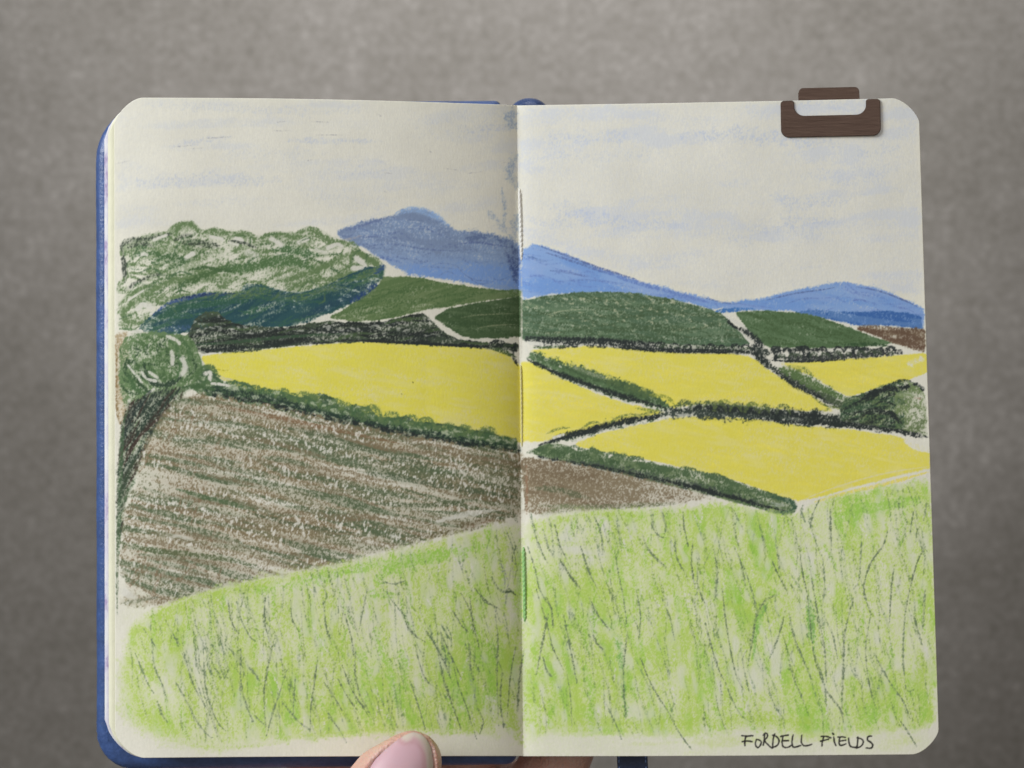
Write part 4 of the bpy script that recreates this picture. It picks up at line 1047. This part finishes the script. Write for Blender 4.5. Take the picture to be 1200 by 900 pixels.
def arc(cx, cy, rx, ry, a0, a1, n=7):
    return [np.array((cx + rx * math.cos(math.radians(a0 + (a1 - a0) * k / n)), cy + ry * math.sin(math.radians(a0 + (a1 - a0) * k / n)))) for k in range(n + 1)]


def zc(u, v):
    return float(zright(np.array((u - 606) * P)))


def tilt(pts):
    return [np.array((p[0] + (p[1] - 138) * .02, p[1] - (p[0] - 974) * .022)) for p in pts]


fp = []
fp += arc(919, 121, 4, 4, 180, 270) + arc(928, 120, 3, 3, 270, 360)
fp += arc(943, 124, 12, 11, 180, 90)
fp += arc(1003, 124, 12, 11, 90, 0)
fp += arc(1018, 120, 3, 3, 180, 270) + arc(1028, 121, 4, 4, 270, 360)
fp += arc(1023, 151, 9, 9, 0, 90) + arc(924, 151, 9, 9, 90, 180)
fp = densify([p for i, p in enumerate(fp) if i == 0 or np.hypot(*(p - fp[i - 1])) > .2], 3)


def ngon_slab(name, pts, z0, z1, mat, parent, bev):
    bm = bmesh.new()
    top = [bm.verts.new(at(p[0], p[1], z1 + zc(*p))) for p in pts]
    bot = [bm.verts.new(at(p[0], p[1], z0 + zc(*p))) for p in pts]
    n = len(pts)
    bm.faces.new(top); bm.faces.new(bot[::-1])
    for i in range(n):
        bm.faces.new((top[i], bot[i], bot[(i + 1) % n], top[(i + 1) % n]))
    bmesh.ops.recalc_face_normals(bm, faces=bm.faces)
    me = bpy.data.meshes.new(name); bm.to_mesh(me); bm.free()
    o = link(name, me, mat, parent, smooth=False)
    md = o.modifiers.new("bevel", 'BEVEL'); md.width = bev; md.segments = 3; md.limit_method = 'ANGLE'; md.angle_limit = math.radians(60)
    return o


ngon_slab("front_plate", tilt(fp), .00012, .00062, m_met, clip, .00014)
bp = []
bp += arc(925, 125, 4, 4, 180, 270) + [np.array((936, 121)), np.array((936, 108))]
bp += arc(942, 108, 5.5, 5.5, 180, 270) + arc(1002, 108, 5.5, 5.5, 270, 360) + [np.array((1008, 121))]
bp += arc(1022, 125, 4, 4, 270, 360) + arc(1020, 146, 7, 7, 0, 90) + arc(927, 146, 7, 7, 90, 180)
bp = densify([p for i, p in enumerate(bp) if i == 0 or np.hypot(*(p - bp[i - 1])) > .2], 3)
ngon_slab("back_plate", tilt(bp), -.0019, -.0014, m_met, clip, .00014)
# the two bends that join the plates over the edge of the paper
for x0, x1 in ((917, 929.5), (1017, 1030)):
    bm = bmesh.new(); rows = []
    for k in range(9):
        a = math.pi * k / 8
        row = []
        for rr in (.00125, .00085):
            for x in (x0, x1):
                yy = 120.5 - rr / P * math.sin(a) * .55
                t = tilt([np.array((x, yy))])[0]
                row.append(bm.verts.new(at(t[0], t[1], -.00064 + (rr) * math.cos(a) + zc(x, 0))))
        rows.append(row)
    for a_, b_ in zip(rows, rows[1:]):
        for i, j in ((0, 1), (1, 3), (3, 2), (2, 0)):
            bm.faces.new((a_[i], a_[j], b_[j], b_[i]))
    bmesh.ops.recalc_face_normals(bm, faces=bm.faces)
    me = bpy.data.meshes.new("bend"); bm.to_mesh(me); bm.free()
    link("bend", me, m_met, clip)

# ---------------------------------------------------------------------------
# the hand
# ---------------------------------------------------------------------------
MM = .001


def ball_chain(bm, pts, flat=1.0):
    """pts = (u, v, z mm, radius in grid units); spheres close together along the bone"""
    for a, b_ in zip(pts, pts[1:]):
        A = Vector(at(a[0], a[1], a[2] * MM)); B = Vector(at(b_[0], b_[1], b_[2] * MM))
        n = max(2, int((B - A).length / .0016))
        for k in range(n + 1):
            t = k / n; c_ = A.lerp(B, t); r = (a[3] + (b_[3] - a[3]) * t) * P
            q = bmesh.ops.create_icosphere(bm, subdivisions=2, radius=r)
            for v in q["verts"]:
                v.co = Vector((v.co.x, v.co.y, v.co.z * flat)) + c_


bm = bmesh.new()
WR = (330, 1400, -40, 92)
MCP = [(265, 1010, -30, 56), (370, 985, -34, 58), (480, 985, -34, 56), (590, 1000, -32, 52)]
for m_ in MCP:
    ball_chain(bm, [WR, ((WR[0] + m_[0]) / 2, (WR[1] + m_[1]) / 2, -38, 80), m_], .85)
ball_chain(bm, [(350, 1900, -60, 130), (335, 1600, -48, 112), WR], .8)
ball_chain(bm, [MCP[0], (186, 915, -28.0, 46), (210, 800, -27.0, 42), (262, 690, -26.5, 38), (280, 655, -26.0, 34)])
ball_chain(bm, [MCP[1], (400, 800, -29.0, 46), (440, 640, -27.0, 42), (452, 560, -26.0, 39), (455, 520, -25.5, 34)])
ball_chain(bm, [MCP[2], (552, 860, -29.0, 46), (590, 680, -27.0, 42), (600, 600, -26.0, 38), (602, 565, -26.0, 33)])
ball_chain(bm, [MCP[3], (645, 905, -24, 46), (690, 800, -15, 37), (712, 725, -12.5, 34), (718, 700, -12, 30)])
ball_chain(bm, [(560, 940, -31, 44), (604, 925, -31, 38), (640, 930, -28, 42)])
ball_chain(bm, [WR, (300, 1230, -28, 82), (345, 1110, -12, 66), (408, 1015, 3, 64), (434, 968, 5.5, 63), (458, 927, 6.8, 56), (482, 893, 7.3, 38)], .9)
me = bpy.data.meshes.new("hand"); bm.to_mesh(me); bm.free()
tmp = bpy.data.objects.new("hand_build", me); COL.objects.link(tmp)
md = tmp.modifiers.new("r", 'REMESH'); md.mode = 'VOXEL'; md.voxel_size = .0009
md = tmp.modifiers.new("s", 'SMOOTH'); md.factor = .6; md.iterations = 9
bpy.context.view_layer.update()
ev = tmp.evaluated_get(bpy.context.evaluated_depsgraph_get())
hme = bpy.data.meshes.new_from_object(ev)
bpy.data.objects.remove(tmp)

NAIL = [(485, 858), (494, 861), (500, 867), (504.5, 876), (507, 888), (507.5, 902), (505, 920), (500, 940), (486, 956), (468, 964), (450, 962), (434, 950), (426, 934), (426, 916), (434, 898), (446, 884), (462, 870), (476, 861)]
nl = smooth_line(NAIL + [NAIL[0]], 1.5)[:-1]


def dist_nail(u, v):
    """signed distance in grid units to the nail outline, negative inside"""
    d = np.min(np.hypot(u[:, None] - nl[None, :, 0], v[:, None] - nl[None, :, 1]), 1)
    ins = np.zeros(len(u), bool)
    for i in range(len(nl)):
        ax, ay = nl[i]; bx, by = nl[(i + 1) % len(nl)]
        if ay == by: continue
        ins ^= ((ay > v) != (by > v)) & (u < (bx - ax) * (v - ay) / (by - ay) + ax)
    return np.where(ins, -d, d)


def to_uv(co):
    z = co[:, 2] - ZB
    k = P * (D - z) / D
    return co[:, 0] / k + 600, 450 - co[:, 1] / k, z


nv = len(hme.vertices)
co = np.empty(nv * 3, np.float32); hme.vertices.foreach_get("co", co); co = co.reshape(-1, 3)
u, v, z = to_uv(co)
near = (u > 380) & (u < 560) & (v > 820) & (v < 1010) & (z > .006)
ii = np.where(near)[0]
bvh = BVHTree.FromPolygons([tuple(c_) for c_ in co], [tuple(p_.vertices) for p_ in hme.polygons])


def surf(u_, v_):
    h = bvh.ray_cast(Vector(at(u_, v_, .08)), (Vector(at(u_, v_, 0)) - Vector(at(u_, v_, .08))).normalized())
    return h[0].z - ZB if h[0] is not None else 0.0


# smooth dome under the nail, fitted to the finger's own surface
su = []; sv = []; sz = []
for a in np.linspace(432, 505, 12):
    for b_ in np.linspace(866, 955, 12):
        if dist_nail(np.array([a]), np.array([b_]))[0] < -3:
            su.append(a); sv.append(b_); sz.append(surf(a, b_))
su, sv, sz = map(np.array, (su, sv, sz))
X = (su - 470) / 50; Y = (sv - 910) / 50
coef = np.linalg.lstsq(np.stack([X * 0 + 1, X, Y, X * X, X * Y, Y * Y], -1), sz, rcond=None)[0]


def dome(u_, v_):
    x = (u_ - 470) / 50; y = (v_ - 910) / 50
    return coef[0] + coef[1] * x + coef[2] * y + coef[3] * x * x + coef[4] * x * y + coef[5] * y * y


dn = dist_nail(u[ii], v[ii])
inside = 1 / (1 + np.exp(dn / 1.3))
free = np.clip((v[ii] - 858) / 16, 0, 1)
co[ii, 2] -= inside * .0009
co[ii, 2] += np.exp(-((dn - 5.5) / 3.6) ** 2) * .0009 * free
co[ii, 2] -= np.exp(-((dn - .8) / 1.2) ** 2) * .0002 * free
hme.vertices.foreach_set("co", co.ravel())
m_skin, nt, b = new_mat("skin", .46)
sk = ramp(nt, nnoise(nt, 120, 4, .6), [(.25, (.57, .31, .26)), (.5, (.66, .40, .34)), (.75, (.72, .50, .45))])
nt.links.new(sk, b.inputs["Base Color"])
b.inputs["Subsurface Weight"].default_value = .35
b.inputs["Subsurface Radius"].default_value = (1.0, .35, .2)
b.inputs["Subsurface Scale"].default_value = .0018
wr = nnoise(nt, 260, 5, .7, (1, .5, 1))
vo = nt.nodes.new("ShaderNodeTexVoronoi"); vo.inputs["Scale"].default_value = 1500
tc = nt.nodes.new("ShaderNodeTexCoord"); nt.links.new(tc.outputs["Object"], vo.inputs["Vector"])
ms = nt.nodes.new("ShaderNodeMath"); ms.operation = 'MULTIPLY_ADD'; ms.inputs[1].default_value = 2.2
nt.links.new(wr, ms.inputs[0]); nt.links.new(vo.outputs["Distance"], ms.inputs[2])
bump(nt, b, ms.outputs[0], .9, .00022)
hand = link("hand", hme, m_skin)
tag(hand, "left hand holding the sketchbook from below with its thumb over the bottom edge", "hand")

# nail plate
gu, gv = np.meshgrid(np.linspace(424, 513, 60), np.linspace(855, 967, 72))
bm = bmesh.new()
cols = []
ctr = np.array((468.0, 912.0))
rings = []
NR = 14
for k in range(NR + 1):
    t = 1 - (k / NR) ** 1.0
    ring = []
    for q in nl:
        pq = ctr + (q - ctr) * t
        e = k / NR
        z_ = dome(pq[0], pq[1]) + .00022 * min(1, e * 5) - (.0004 if k == 0 else 0)
        ring.append((bm.verts.new(at(pq[0], pq[1], z_)), pq))
    rings.append(ring)
n = len(nl)
for k in range(NR):
    for i in range(n):
        if k == NR - 1:
            pass
        bm.faces.new((rings[k][i][0], rings[k][(i + 1) % n][0], rings[k + 1][(i + 1) % n][0], rings[k + 1][i][0]))
bmesh.ops.remove_doubles(bm, verts=bm.verts, dist=1e-7)
bmesh.ops.recalc_face_normals(bm, faces=bm.faces)
me = bpy.data.meshes.new("nail"); bm.to_mesh(me); bm.free()
nc = np.empty(len(me.vertices) * 3, np.float32); me.vertices.foreach_get("co", nc); nc = nc.reshape(-1, 3)
nu, nv_, _ = to_uv(nc)
FE = smooth_line([(476, 861), (485, 858), (494, 861), (500, 867), (504.5, 876), (507, 888), (507.5, 902), (506, 916)], 1.5)
df = np.min(np.hypot(nu[:, None] - FE[None, :, 0], nv_[:, None] - FE[None, :, 1]), 1)
wband = 7.5 * np.clip((nv_ - 853) / 14, .35, 1)
tb = 1 / (1 + np.exp((df - wband) / .6))
lun = np.exp(-(np.hypot(nu - 448, nv_ - 945) / 20) ** 2)
pink = np.array((.60, .385, .44)); wht = np.array((.60, .52, .46)); edgec = np.array((.48, .26, .26))
cc = pink[None] * (1 - tb[:, None]) + wht[None] * tb[:, None]
band2 = np.exp(-((df - wband - 3) / 2.5) ** 2)[:, None] * .5
cc = cc * (1 - band2) + edgec[None] * band2
cc = cc * (1 - .4 * lun[:, None]) + np.array((.72, .58, .58))[None] * .4 * lun[:, None]
at_ = me.color_attributes.new("nail_colour", 'FLOAT_COLOR', 'POINT')
at_.data.foreach_set("color", np.concatenate([cc, np.ones((len(cc), 1))], 1).astype(np.float32).ravel())
m_nail, nt, b = new_mat("nail", .42)
a = nt.nodes.new("ShaderNodeAttribute"); a.attribute_name = "nail_colour"
nt.links.new(a.outputs["Color"], b.inputs["Base Color"])
b.inputs["Subsurface Weight"].default_value = .25
b.inputs["Subsurface Radius"].default_value = (1, .5, .4)
b.inputs["Subsurface Scale"].default_value = .0015
bump(nt, b, nnoise(nt, 500, 3, .6, (1, .25, 1)), .15, .0001)
link("nail", me, m_nail, hand)
